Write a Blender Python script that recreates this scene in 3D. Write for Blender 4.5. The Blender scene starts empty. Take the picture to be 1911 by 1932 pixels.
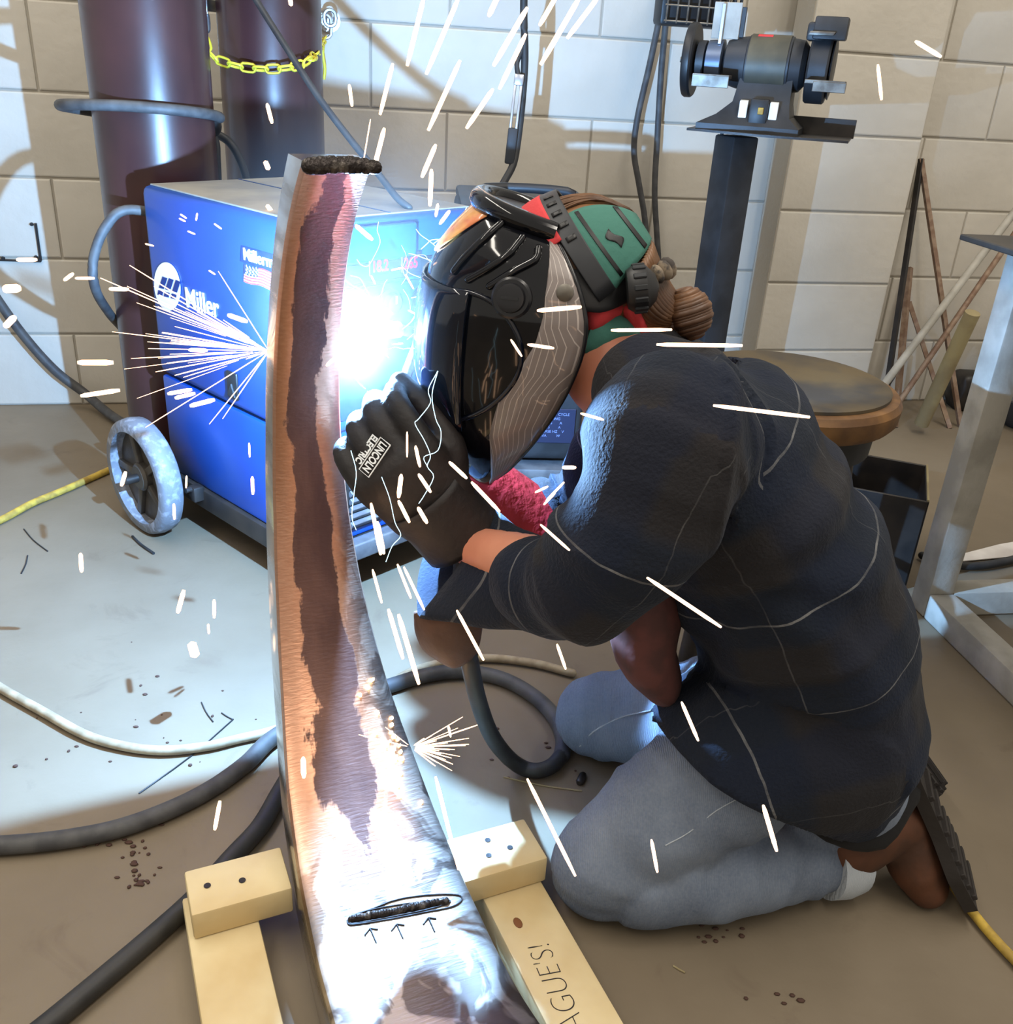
import bpy, bmesh, math, random
import numpy as np
from mathutils import Vector as V, Matrix, noise
from mathutils.bvhtree import BVHTree

random.seed(7)
C = bpy.context.scene.collection
SC = bpy.context.scene
PI = math.pi

# ------------------------------------------------------------------ camera
W, H = 1911, 1932
F, PITCH, ROLL, CH = 1781.0, 0.4464006, 0.0626853, 0.94896
_c, _s, _cr, _sr = math.cos(PITCH), math.sin(PITCH), math.cos(ROLL), math.sin(ROLL)
FWD = V((0, _c, -_s)); DOWN = V((0, -_s, -_c)); RX = V((1, 0, 0))
EX = RX * _cr - DOWN * _sr
EY = RX * _sr + DOWN * _cr
CAM = V((0, 0, CH))
cam_d = bpy.data.cameras.new('camera'); cam = bpy.data.objects.new('camera', cam_d); C.objects.link(cam)
cam.matrix_world = Matrix(((EX.x, -EY.x, -FWD.x, CAM.x), (EX.y, -EY.y, -FWD.y, CAM.y), (EX.z, -EY.z, -FWD.z, CAM.z), (0, 0, 0, 1)))
cam_d.sensor_fit = 'HORIZONTAL'; cam_d.sensor_width = 36.0; cam_d.lens = 36.0 * F / W
cam_d.clip_start = 0.02; cam_d.clip_end = 60
SC.camera = cam

def ray(x, y):
    u = (x - 955.5) / F; v = (y - 966.0) / F
    return FWD + EX * u + EY * v
def at(x, y, Y):                       # pixel -> point on the vertical plane y = Y
    d = ray(x, y); return CAM + d * (Y / d.y)
def fl(x, y, z=0.0):                   # pixel -> point on the level z
    d = ray(x, y); return CAM + d * ((z - CH) / d.z)
WA, WD, WU = 0.226852, 2.722386, 0.803046
WN = V((-math.sin(WA), math.cos(WA), 0)); WT = V((math.cos(WA), math.sin(WA), 0))
def wl(x, y, off=0.0):                 # pixel -> point on the back wall (off < 0: in front of it)
    d = ray(x, y); return CAM + d * ((WD + off) / d.dot(WN))
def wp(u, z, off=0.0):                 # wall coordinates -> point
    return WT * u + WN * (WD + off) + V((0, 0, z))
def plane_pt(x, y, n, k):
    d = ray(x, y); return CAM + d * ((k - CAM.dot(n)) / d.dot(n))

# ------------------------------------------------------------------ view, world, lights
SC.view_settings.view_transform = 'Standard'; SC.view_settings.look = 'None'
SC.view_settings.gamma = 1; SC.view_settings.use_curve_mapping = False
SC.view_settings.exposure = 0.0
wd = bpy.data.worlds.new('workshop_air'); SC.world = wd; wd.use_nodes = True
bg = wd.node_tree.nodes['Background']; bg.inputs[0].default_value = (1.0, 0.93, 0.82, 1); bg.inputs[1].default_value = 0.62

def area_light(name, loc, sx, sy, power, col, aim=(0, 0, -1)):
    d = bpy.data.lights.new(name, 'AREA'); d.shape = 'RECTANGLE'; d.size = sx; d.size_y = sy
    d.energy = power; d.color = col
    o = bpy.data.objects.new(name, d); C.objects.link(o); o.location = loc
    o.rotation_euler = V(aim).to_track_quat('-Z', 'Y').to_euler(); return o
for i, (lx, ly) in enumerate(((-1.3, -0.2), (0.9, -0.2), (-1.2, 1.7), (1.3, 1.5))):
    area_light('ceiling_tube_light', (lx, ly, 3.1), 0.18, 2.0, 30, (1.0, 0.93, 0.82))

ARC = V((-0.2145, 1.133, 0.632))
def point_light(name, loc, power, col, r):
    d = bpy.data.lights.new(name, 'POINT'); d.energy = power; d.color = col; d.shadow_soft_size = r
    o = bpy.data.objects.new(name, d); C.objects.link(o); o.location = loc; return o
ARC_STR = 31000.0 * 3.5

# ------------------------------------------------------------------ helpers: objects
WL = {}
def _link(name, me, mat, parent, c):
    o = bpy.data.objects.new(name, me); C.objects.link(o)
    if mat is not None and not me.materials: me.materials.append(mat)
    if parent is not None:
        o.parent = parent; o.location = c - WL[parent.name]
    else: o.location = c
    WL[o.name] = c.copy(); return o
def mesh_obj(name, verts, faces, mat, parent=None, smooth=False, uvs=None, mats=None, midx=None):
    verts = [V(v) for v in verts]
    lo = V((min(v.x for v in verts), min(v.y for v in verts), min(v.z for v in verts)))
    hi = V((max(v.x for v in verts), max(v.y for v in verts), max(v.z for v in verts)))
    c = (lo + hi) / 2
    me = bpy.data.meshes.new(name); me.from_pydata([v - c for v in verts], [], faces)
    if mats:
        for m in mats: me.materials.append(m)
        for p, k in zip(me.polygons, midx): p.material_index = k
    if uvs is not None:
        ul = me.uv_layers.new(name='UVMap')
        for p in me.polygons:
            for li, vi in zip(p.loop_indices, p.vertices): ul.data[li].uv = uvs[vi]
    me.update()
    if smooth is True:
        me.polygons.foreach_set('use_smooth', [True] * len(me.polygons))
    elif smooth:
        me.polygons.foreach_set('use_smooth', [True] * len(me.polygons))
        me.set_sharp_from_angle(angle=math.radians(smooth))
    return _link(name, me, mat, parent, c)
def thing(name, label, cat, loc, group=None):
    o = bpy.data.objects.new(name, None); C.objects.link(o); o.location = loc; o.empty_display_size = 0.05
    WL[o.name] = V(loc); return tag(o, label, cat, group)
def tag(o, label, cat, group=None):
    o['label'] = label; o['category'] = cat
    if group: o['group'] = group
    return o
def struct(o): o['kind'] = 'structure'; return o
def stuff(o): o['kind'] = 'stuff'; return o

class MB:
    def __init__(s): s.v = []; s.f = []; s.uv = []
    def add(s, vs, fs, uv=None):
        k = len(s.v); s.v += [V(a) for a in vs]; s.f += [[k + i for i in f] for f in fs]
        s.uv += list(uv) if uv else [(0, 0)] * len(vs)
        return s
    def bm(s, bm):
        bm.verts.ensure_lookup_table(); bm.verts.index_update()
        return s.add([v.co for v in bm.verts], [[v.index for v in f.verts] for f in bm.faces])
    def box(s, c, ax, ay, az, bev=0.0, seg=2):      # centre and three half-axis vectors
        bm = bmesh.new(); bmesh.ops.create_cube(bm, size=2.0)
        sc = (V(ax).length, V(ay).length, V(az).length)
        for v in bm.verts: v.co = V((v.co.x * sc[0], v.co.y * sc[1], v.co.z * sc[2]))
        if bev > 0: bmesh.ops.bevel(bm, geom=bm.edges[:], offset=bev, segments=seg, profile=0.5, affect='EDGES')
        x, y, z = V(ax).normalized(), V(ay).normalized(), V(az).normalized()
        for v in bm.verts: v.co = V(c) + x * v.co.x + y * v.co.y + z * v.co.z
        s.bm(bm); bm.free(); return s
    def tube(s, pts, r, n=10, sub=1, flat=1.0, hint=(0, 0, 1), caps=True):
        vs, fs, _ = loft(pts, [r] * len(pts) if not hasattr(r, '__len__') else r, None, hint, n, sub, caps, flat)
        return s.add(vs, fs)
    def lathe(s, prof, o, ax, n=32, closed=False):   # prof: (distance along ax, radius)
        ax = V(ax).normalized(); t = V((0, 0, 1)) if abs(ax.z) < 0.9 else V((1, 0, 0))
        e1 = ax.cross(t).normalized(); e2 = ax.cross(e1)
        vs = []; fs = []
        for d, r in prof:
            for k in range(n):
                a = 2 * PI * k / n; vs.append(V(o) + ax * d + (e1 * math.cos(a) + e2 * math.sin(a)) * r)
        m = len(prof)
        for i in range(m - 1 if not closed else m):
            j = (i + 1) % m
            for k in range(n): fs.append([i * n + k, i * n + (k + 1) % n, j * n + (k + 1) % n, j * n + k])
        if not closed:
            fs.append([k for k in range(n)][::-1]); fs.append([(m - 1) * n + k for k in range(n)])
        return s.add(vs, fs)
    def prism(s, poly, d):                            # polygon of points, extruded by vector d
        n = len(poly); vs = [V(p) for p in poly] + [V(p) + V(d) for p in poly]
        fs = [list(range(n))[::-1], list(range(n, 2 * n))] + [[i, (i + 1) % n, n + (i + 1) % n, n + i] for i in range(n)]
        return s.add(vs, fs)
    def build(s, name, mat, parent=None, smooth=35, uv=False):
        o = mesh_obj(name, s.v, s.f, mat, parent, smooth, s.uv if uv else None)
        bm = bmesh.new(); bm.from_mesh(o.data); bmesh.ops.recalc_face_normals(bm, faces=bm.faces[:]); bm.to_mesh(o.data); bm.free()
        return o

def crom(pts, sub):
    P = [V(p) for p in pts]; out = []; par = []
    for i in range(len(P) - 1):
        p0 = P[i - 1] if i else P[i] * 2 - P[i + 1]; p1 = P[i]; p2 = P[i + 1]; p3 = P[i + 2] if i + 2 < len(P) else P[i + 1] * 2 - P[i]
        for k in range(sub):
            t = k / sub
            out.append(0.5 * ((2 * p1) + (p2 - p0) * t + (2 * p0 - 5 * p1 + 4 * p2 - p3) * t * t + (3 * p1 - p0 - 3 * p2 + p3) * t ** 3)); par.append(i + t)
    out.append(P[-1]); par.append(len(P) - 1.0); return out, par
def loft(pts, ra, rb=None, hint=(0, 1, 0), n=16, sub=4, caps=True, flat=1.0):
    """closed tube through pts; ra is the radius across hint, rb the radius along hint"""
    rb = [a * flat for a in ra] if rb is None else rb
    P, par = crom(pts, sub) if sub > 1 else ([V(p) for p in pts], list(range(len(pts))))
    idx = np.arange(len(ra)); A = np.interp(par, idx, ra); B = np.interp(par, idx, rb)
    T = [(P[min(i + 1, len(P) - 1)] - P[max(i - 1, 0)]).normalized() for i in range(len(P))]
    rings = []
    h = V(hint); pb = None
    rows = [(P[i], T[i], A[i], B[i]) for i in range(len(P))]
    if caps == 'round':
        def cap(p, t, a, b, sg):
            r = min(a, b); return [(p + t * sg * r * math.sin(q), t, a * math.cos(q), b * math.cos(q)) for q in (0.5, 0.95, 1.3)]
        rows = cap(P[0], T[0], A[0], B[0], -1)[::-1] + rows + cap(P[-1], T[-1], A[-1], B[-1], 1)
    vs = []; uv = []
    for i, (p, t, a, b) in enumerate(rows):
        bb = h - t * h.dot(t)
        if bb.length < 0.15: bb = (pb - t * pb.dot(t)) if pb else t.orthogonal()
        bb.normalize()
        if pb is not None and bb.dot(pb) < 0: bb = -bb
        pb = bb; nn = t.cross(bb)
        for k in range(n):
            q = 2 * PI * k / n; vs.append(p + nn * (a * math.cos(q)) + bb * (b * math.sin(q))); uv.append((k / n, i / len(rows)))
    fs = []
    for i in range(len(rows) - 1):
        for k in range(n): fs.append([i * n + k, i * n + (k + 1) % n, (i + 1) * n + (k + 1) % n, (i + 1) * n + k])
    if caps: fs += [list(range(n))[::-1], [(len(rows) - 1) * n + k for k in range(n)]]
    return vs, fs, uv
def ellipsoid(c, ax, ay, az, nu=20, nv=12):
    vs = [V(c) + V(az)]; fs = []
    for j in range(1, nv):
        b = PI * j / nv
        for i in range(nu):
            a = 2 * PI * i / nu; vs.append(V(c) + V(ax) * (math.cos(a) * math.sin(b)) + V(ay) * (math.sin(a) * math.sin(b)) + V(az) * math.cos(b))
    vs.append(V(c) - V(az))
    for i in range(nu): fs.append([0, 1 + i, 1 + (i + 1) % nu])
    for j in range(nv - 2):
        for i in range(nu): fs.append([1 + j * nu + i, 1 + (j + 1) * nu + i, 1 + (j + 1) * nu + (i + 1) % nu, 1 + j * nu + (i + 1) % nu])
    k = 1 + (nv - 2) * nu
    for i in range(nu): fs.append([len(vs) - 1, k + (i + 1) % nu, k + i])
    return vs, fs
def remesh(mb, voxel, smooth=6, fac=0.5):
    """fuse overlapping closed shapes into one continuous surface; returns (verts array, faces)"""
    me = bpy.data.meshes.new('tmp'); me.from_pydata(mb.v, [], mb.f); me.update()
    bm = bmesh.new(); bm.from_mesh(me); bmesh.ops.recalc_face_normals(bm, faces=bm.faces[:]); bm.to_mesh(me); bm.free()
    o = bpy.data.objects.new('tmp', me); C.objects.link(o)
    m = o.modifiers.new('r', 'REMESH'); m.mode = 'VOXEL'; m.voxel_size = voxel; m.adaptivity = 0
    if smooth:
        q = o.modifiers.new('s', 'SMOOTH'); q.factor = fac; q.iterations = smooth
    dg = bpy.context.evaluated_depsgraph_get(); ev = o.evaluated_get(dg)
    m2 = bpy.data.meshes.new_from_object(ev)
    vs = np.zeros(len(m2.vertices) * 3); m2.vertices.foreach_get('co', vs); vs = vs.reshape(-1, 3)
    nr = np.zeros(len(m2.vertices) * 3); m2.vertices.foreach_get('normal', nr); nr = nr.reshape(-1, 3)
    fs = [list(p.vertices) for p in m2.polygons]
    bpy.data.objects.remove(o); bpy.data.meshes.remove(me); bpy.data.meshes.remove(m2)
    return vs, nr, fs
def bvh_of(o):
    L = WL[o.name]; return BVHTree.FromPolygons([v.co + L for v in o.data.vertices], [list(p.vertices) for p in o.data.polygons])
def hit(b, x, y, off=0.002):
    d = ray(x, y).normalized(); h = b.ray_cast(CAM, d)
    if h[0] is None: return None
    n = h[1] if h[1].dot(d) < 0 else -h[1]
    return h[0] + n * off
def text_obj(name, s, org, xdir, ydir, size, mat, parent, ext=0.0006, bold=0.0, shear=0.0, sx=1.0):
    cu = bpy.data.curves.new(name, 'FONT'); cu.body = s; cu.size = size; cu.extrude = ext; cu.offset = bold; cu.shear = shear
    o = bpy.data.objects.new('tmp', cu); C.objects.link(o)
    me = bpy.data.meshes.new_from_object(o.evaluated_get(bpy.context.evaluated_depsgraph_get()))
    bpy.data.objects.remove(o); bpy.data.curves.remove(cu)
    x = V(xdir).normalized(); y = V(ydir); y = (y - x * y.dot(x)).normalized(); z = x.cross(y)
    vs = [V(org) + x * (v.co.x * sx) + y * v.co.y + z * v.co.z for v in me.vertices]; fs = [list(p.vertices) for p in me.polygons]
    bpy.data.meshes.remove(me); return mesh_obj(name, vs, fs, mat, parent)

# ------------------------------------------------------------------ helpers: materials
def lin(c): return tuple(((v / 255) / 12.92 if v / 255 <= 0.04045 else ((v / 255 + 0.055) / 1.055) ** 2.4) for v in c) + (1,)
def mat(name, col, rough=0.6, metal=0.0, col2=None, scale=8.0, detail=4, lo=0.4, hi=0.6, bump=0.0, bscale=60, stretch=None, coat=0.0, spec=0.5, coords='Object', rough2=None, emit=None, estr=0.0, alpha=1.0):
    m = bpy.data.materials.new(name); m.use_nodes = True; nt = m.node_tree; N = nt.nodes; L = nt.links
    b = N['Principled BSDF']; col = lin(col) if len(col) == 3 else col
    b.inputs['Base Color'].default_value = col; b.inputs['Roughness'].default_value = rough; b.inputs['Metallic'].default_value = metal
    b.inputs['Specular IOR Level'].default_value = spec; b.inputs['Coat Weight'].default_value = coat; b.inputs['Coat Roughness'].default_value = 0.05
    tc = N.new('ShaderNodeTexCoord'); mp = N.new('ShaderNodeMapping'); L.new(tc.outputs[coords], mp.inputs[0])
    if stretch: mp.inputs['Scale'].default_value = stretch
    if col2:
        t = N.new('ShaderNodeTexNoise'); t.inputs['Scale'].default_value = scale; t.inputs['Detail'].default_value = detail; L.new(mp.outputs[0], t.inputs[0])
        r = N.new('ShaderNodeMapRange'); r.inputs[1].default_value = lo; r.inputs[2].default_value = hi; L.new(t.outputs[0], r.inputs[0])
        x = N.new('ShaderNodeMix'); x.data_type = 'RGBA'; x.inputs[6].default_value = col; x.inputs[7].default_value = lin(col2) if len(col2) == 3 else col2
        L.new(r.outputs[0], x.inputs[0]); L.new(x.outputs[2], b.inputs['Base Color'])
        if rough2 is not None:
            q = N.new('ShaderNodeMapRange'); q.inputs[3].default_value = rough; q.inputs[4].default_value = rough2; L.new(r.outputs[0], q.inputs[0]); L.new(q.outputs[0], b.inputs['Roughness'])
    if bump:
        t2 = N.new('ShaderNodeTexNoise'); t2.inputs['Scale'].default_value = bscale; t2.inputs['Detail'].default_value = 3; L.new(mp.outputs[0], t2.inputs[0])
        bn = N.new('ShaderNodeBump'); bn.inputs['Strength'].default_value = bump; bn.inputs['Distance'].default_value = 0.004; L.new(t2.outputs[0], bn.inputs['Height']); L.new(bn.outputs[0], b.inputs['Normal'])
    if emit:
        b.inputs['Emission Color'].default_value = lin(emit) if max(emit) > 1 else tuple(emit) + (1,); b.inputs['Emission Strength'].default_value = estr
    return m
def emit_mat(name, col, strength, sample=False):
    m = bpy.data.materials.new(name); m.use_nodes = True; nt = m.node_tree; nt.nodes.clear()
    e = nt.nodes.new('ShaderNodeEmission'); e.inputs[0].default_value = tuple(col) + (1,); e.inputs[1].default_value = strength
    o = nt.nodes.new('ShaderNodeOutputMaterial'); nt.links.new(e.outputs[0], o.inputs[0])
    m.cycles.emission_sampling = 'AUTO' if sample else 'NONE'; return m

M = {}
M['block'] = mat('painted_block', (204, 198, 186), 0.75, col2=(192, 186, 174), scale=3.0, bump=0.35, bscale=45)
M['block_b'] = mat('painted_block_soiled', (198, 187, 168), 0.75, col2=(184, 173, 154), scale=4.0, bump=0.35, bscale=45)
M['mortar'] = mat('painted_mortar', (170, 163, 150), 0.85, bump=0.3, bscale=80)
M['blue'] = mat('welder_blue_paint', (20, 74, 168), 0.38, col2=(17, 66, 152), scale=2.5, coat=0.15)
M['blue_dark'] = mat('welder_dark_blue', (16, 48, 112), 0.4)
M['faint'] = mat('faint_print', (120, 130, 170), 0.6)
M['black'] = mat('black_plastic', (26, 26, 28), 0.45)
M['black_steel'] = mat('black_painted_steel', (30, 28, 28), 0.45, col2=(46, 41, 38), scale=20)
M['dusty'] = mat('dusty_grey_lid', (148, 146, 138), 0.7, col2=(128, 128, 126), scale=7)
M['white'] = mat('white_print', (238, 242, 244), 0.5)
M['grey'] = mat('grey_steel', (120, 120, 122), 0.45, 0.4, col2=(94, 94, 98), scale=20)
M['dark_grey'] = mat('dark_grey_steel', (50, 52, 56), 0.5, 0.2, col2=(38, 40, 43), scale=16)
M['rubber'] = mat('grey_rubber_cable', (78, 78, 78), 0.6, col2=(60, 60, 62), scale=30, bump=0.1)
M['rubber_black'] = mat('black_rubber_cable', (34, 34, 35), 0.55, col2=(46, 45, 44), scale=25)
M['hose_beige'] = mat('dusty_beige_hose', (166, 152, 126), 0.7, col2=(140, 126, 102), scale=40)
M['yellow'] = mat('yellow_hose', (196, 164, 66), 0.65, col2=(160, 132, 60), scale=50)
M['chain'] = mat('yellow_plastic_chain', (220, 206, 60), 0.4)
M['galv'] = mat('galvanised_steel', (190, 194, 200), 0.3, 0.9)
M['steel_dull'] = mat('dull_steel', (132, 128, 120), 0.45, 0.7, col2=(98, 92, 84), scale=30)
M['pine'] = mat('pine_board', (218, 200, 156), 0.6, col2=(202, 178, 130), scale=7, stretch=(1, 1, 1), bump=0.1)
M['cyl'] = mat('maroon_gas_cylinder', (66, 38, 38), 0.36, 0.0, col2=(46, 28, 31), scale=5, lo=0.35, hi=0.7, coat=0.25, bump=0.08, bscale=25)
M['wheel'] = mat('grey_tyre', (112, 116, 124), 0.55, col2=(146, 150, 160), scale=60, lo=0.5, hi=0.65, bump=0.4, bscale=90)
M['hub'] = mat('dark_wheel_hub', (66, 62, 58), 0.55, 0.3, col2=(84, 78, 70), scale=25)
M['table_paint'] = mat('grey_painted_tube', (176, 172, 162), 0.6, col2=(152, 148, 138), scale=14, bump=0.15, bscale=120)
M['table_top'] = mat('dark_steel_plate', (70, 66, 62), 0.5, 0.4, col2=(52, 50, 48), scale=10)
M['wood_rim'] = mat('worn_wood_rim', (128, 92, 52), 0.6, col2=(92, 64, 38), scale=14, bump=0.2)
M['seat_pad'] = mat('stained_seat_pad', (92, 78, 52), 0.6, col2=(56, 52, 48), scale=6, lo=0.42, hi=0.6, bump=0.2, bscale=30)
M['leather_black'] = mat('black_glove_leather', (24, 21, 22), 0.6, bump=0.3, bscale=90, col2=(38, 30, 28), scale=14)
M['leather_red'] = mat('red_glove_leather', (196, 40, 48), 0.6, bump=0.25, bscale=80, col2=(168, 32, 40), scale=12)
M['leather_brown'] = mat('brown_leather', (92, 64, 48), 0.7, col2=(72, 50, 38), scale=12, bump=0.3, bscale=70)
M['boot'] = mat('boot_leather', (88, 50, 27), 0.7, col2=(64, 38, 23), scale=14, bump=0.3, bscale=50)
M['sole'] = mat('boot_sole', (38, 33, 30), 0.75, bump=0.3, bscale=60)
M['skin'] = mat('skin', (206, 140, 112), 0.5, col2=(196, 126, 100), scale=12)
M['helmet'] = mat('gloss_black_helmet', (9, 10, 15), 0.10, coat=0.35, spec=0.3)
M['lens'] = mat('helmet_lens', (8, 12, 24), 0.06, coat=0.4, spec=0.35)
M['knob'] = mat('helmet_knob', (22, 22, 26), 0.3)
M['hair'] = mat('brown_hair', (120, 84, 54), 0.45, col2=(78, 52, 34), scale=14, bump=0.25, bscale=70)
M['teal'] = mat('teal_cloth', (62, 116, 104), 0.85, bump=0.2, bscale=120)
M['red_cloth'] = mat('red_cloth', (206, 62, 66), 0.85, bump=0.2, bscale=120)
M['maroon'] = mat('maroon_cloth', (88, 50, 46), 0.9, col2=(70, 42, 39), scale=30, bump=0.3)
M['paper'] = mat('white_bag', (232, 228, 224), 0.55, col2=(206, 200, 196), scale=9, bump=0.4, bscale=30)
M['ink'] = mat('marker_ink', (30, 24, 26), 0.6)
M['rust'] = mat('rusty_tube', (126, 100, 82), 0.65, 0.3, col2=(150, 128, 108), scale=40)
M['tan'] = mat('tan_cardboard', (158, 146, 108), 0.75, col2=(136, 122, 90), scale=12)
M['spark'] = emit_mat('hot_spark', (1.0, 0.60, 0.36), 5.0)
M['spark_blue'] = emit_mat('white_hot_wire', (0.55, 0.86, 1.0), 3.0)
M['arc'] = emit_mat('arc_plasma', (0.28, 0.56, 1.0), ARC_STR, True)
M['glare_bead'] = emit_mat('glare_bead_glow', (1.0, 0.62, 0.30), 90.0, True)
M['red_led'] = emit_mat('red_display', (1.0, 0.04, 0.12), 0.9)

def node_mat(name):
    m = bpy.data.materials.new(name); m.use_nodes = True; nt = m.node_tree
    return m, nt, nt.nodes, nt.links, nt.nodes['Principled BSDF']
def nd(N, t, **k):
    n = N.new(t)
    for a, v in k.items(): setattr(n, a, v)
    return n
def math_n(N, L, op, a, b=None, c=None):
    n = nd(N, 'ShaderNodeMath', operation=op)
    for i, v in enumerate((a, b, c)):
        if v is None: continue
        if hasattr(v, 'links'): L.new(v, n.inputs[i])
        else: n.inputs[i].default_value = v
    return n.outputs[0]
def ramp_n(N, L, v, stops, interp='LINEAR'):
    r = nd(N, 'ShaderNodeValToRGB'); r.color_ramp.interpolation = interp; L.new(v, r.inputs[0]); el = r.color_ramp.elements
    while len(el) < len(stops): el.new(0.5)
    for e, (p, c) in zip(el, stops): e.position = p; e.color = lin(c) if max(c) > 1 else tuple(c) + (1,)
    return r.outputs[0]
def noise_n(N, L, vec, scale, detail=4, rough=0.5, dist=0.0):
    t = nd(N, 'ShaderNodeTexNoise'); t.inputs['Scale'].default_value = scale; t.inputs['Detail'].default_value = detail
    t.inputs['Roughness'].default_value = rough; t.inputs['Distortion'].default_value = dist
    if vec is not None: L.new(vec, t.inputs[0])
    return t.outputs[0]
def mix_n(N, L, f, a, b):
    x = nd(N, 'ShaderNodeMix', data_type='RGBA')
    if hasattr(f, 'links'): L.new(f, x.inputs[0])
    else: x.inputs[0].default_value = f
    for i, v in ((6, a), (7, b)):
        if hasattr(v, 'links'): L.new(v, x.inputs[i])
        else: x.inputs[i].default_value = lin(v) if len(v) == 3 else v
    return x.outputs[2]

# floor concrete
m, nt, N, L, b = node_mat('stained_concrete'); tc = nd(N, 'ShaderNodeTexCoord').outputs['Object']
n1 = noise_n(N, L, tc, 1.7, 5, 0.6); n2 = noise_n(N, L, tc, 9, 6, 0.65, 0.6); n3 = noise_n(N, L, tc, 60, 3)
col = ramp_n(N, L, n1, [(0.3, (108, 96, 79)), (0.7, (130, 118, 100))])
sp = math_n(N, L, 'SMOOTH_MAX', math_n(N, L, 'SUBTRACT', n2, 0.60), 0.0, 0.02)
sp = math_n(N, L, 'MINIMUM', math_n(N, L, 'MULTIPLY', sp, 4.0), 0.6)
col = mix_n(N, L, sp, col, (98, 84, 70))
L.new(col, b.inputs['Base Color']); b.inputs['Roughness'].default_value = 0.55; b.inputs['Specular IOR Level'].default_value = 0.35
bn = nd(N, 'ShaderNodeBump'); bn.inputs['Strength'].default_value = 0.12; bn.inputs['Distance'].default_value = 0.004; L.new(n3, bn.inputs['Height']); L.new(bn.outputs[0], b.inputs['Normal'])
M['floor'] = m

# ground steel of the curved workpiece: u across the face, v along it
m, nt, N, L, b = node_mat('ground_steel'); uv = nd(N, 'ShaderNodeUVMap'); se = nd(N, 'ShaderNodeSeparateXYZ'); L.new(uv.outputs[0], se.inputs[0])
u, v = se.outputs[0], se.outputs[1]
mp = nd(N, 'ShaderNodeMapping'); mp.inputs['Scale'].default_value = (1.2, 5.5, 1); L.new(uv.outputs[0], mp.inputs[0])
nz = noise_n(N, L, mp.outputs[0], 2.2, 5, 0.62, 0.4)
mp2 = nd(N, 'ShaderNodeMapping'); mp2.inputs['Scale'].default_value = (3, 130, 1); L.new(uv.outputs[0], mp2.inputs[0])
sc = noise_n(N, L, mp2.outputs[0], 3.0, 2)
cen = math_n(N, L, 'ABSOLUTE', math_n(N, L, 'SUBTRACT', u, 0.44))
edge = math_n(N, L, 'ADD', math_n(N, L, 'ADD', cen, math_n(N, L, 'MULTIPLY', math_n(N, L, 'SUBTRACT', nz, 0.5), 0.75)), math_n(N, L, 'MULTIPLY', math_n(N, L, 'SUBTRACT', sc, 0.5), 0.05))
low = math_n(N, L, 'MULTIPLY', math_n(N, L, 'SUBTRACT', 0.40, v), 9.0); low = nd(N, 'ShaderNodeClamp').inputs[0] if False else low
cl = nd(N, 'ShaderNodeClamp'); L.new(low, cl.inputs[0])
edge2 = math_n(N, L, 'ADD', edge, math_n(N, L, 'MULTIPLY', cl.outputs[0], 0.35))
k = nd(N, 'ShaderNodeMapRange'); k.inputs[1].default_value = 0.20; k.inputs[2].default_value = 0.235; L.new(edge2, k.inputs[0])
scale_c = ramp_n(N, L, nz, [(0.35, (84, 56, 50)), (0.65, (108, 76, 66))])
bright = mix_n(N, L, sc, (186, 134, 106), (214, 166, 138))  # warm cast of the room light put into the bare steel as copper
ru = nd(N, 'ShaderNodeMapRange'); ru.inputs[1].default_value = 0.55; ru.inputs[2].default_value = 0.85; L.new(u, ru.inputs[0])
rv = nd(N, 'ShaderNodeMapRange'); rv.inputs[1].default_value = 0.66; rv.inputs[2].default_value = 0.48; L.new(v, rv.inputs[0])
sil = math_n(N, L, 'MAXIMUM', cl.outputs[0], math_n(N, L, 'MULTIPLY', ru.outputs[0], rv.outputs[0]))  # silver on the right half paints the arc's glare into the steel
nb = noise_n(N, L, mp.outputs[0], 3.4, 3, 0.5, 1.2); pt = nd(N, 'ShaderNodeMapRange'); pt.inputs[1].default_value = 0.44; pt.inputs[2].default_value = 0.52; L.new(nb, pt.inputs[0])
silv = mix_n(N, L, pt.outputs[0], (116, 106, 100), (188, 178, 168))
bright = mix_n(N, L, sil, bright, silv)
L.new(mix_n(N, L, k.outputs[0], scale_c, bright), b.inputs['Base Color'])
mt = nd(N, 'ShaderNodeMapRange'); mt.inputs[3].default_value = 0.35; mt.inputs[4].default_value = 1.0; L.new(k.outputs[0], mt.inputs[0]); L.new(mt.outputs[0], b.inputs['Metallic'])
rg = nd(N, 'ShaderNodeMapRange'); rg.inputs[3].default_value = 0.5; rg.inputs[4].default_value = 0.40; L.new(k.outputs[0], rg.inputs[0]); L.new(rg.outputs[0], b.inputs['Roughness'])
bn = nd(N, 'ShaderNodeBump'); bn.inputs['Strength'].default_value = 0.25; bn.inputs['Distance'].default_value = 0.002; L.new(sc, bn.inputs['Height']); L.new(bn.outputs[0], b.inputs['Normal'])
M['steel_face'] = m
M['steel_side'] = mat('polished_steel_side', (206, 204, 204), 0.16, 1.0, col2=(168, 162, 160), scale=5, stretch=(1, 1, 6), rough2=0.3)

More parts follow.
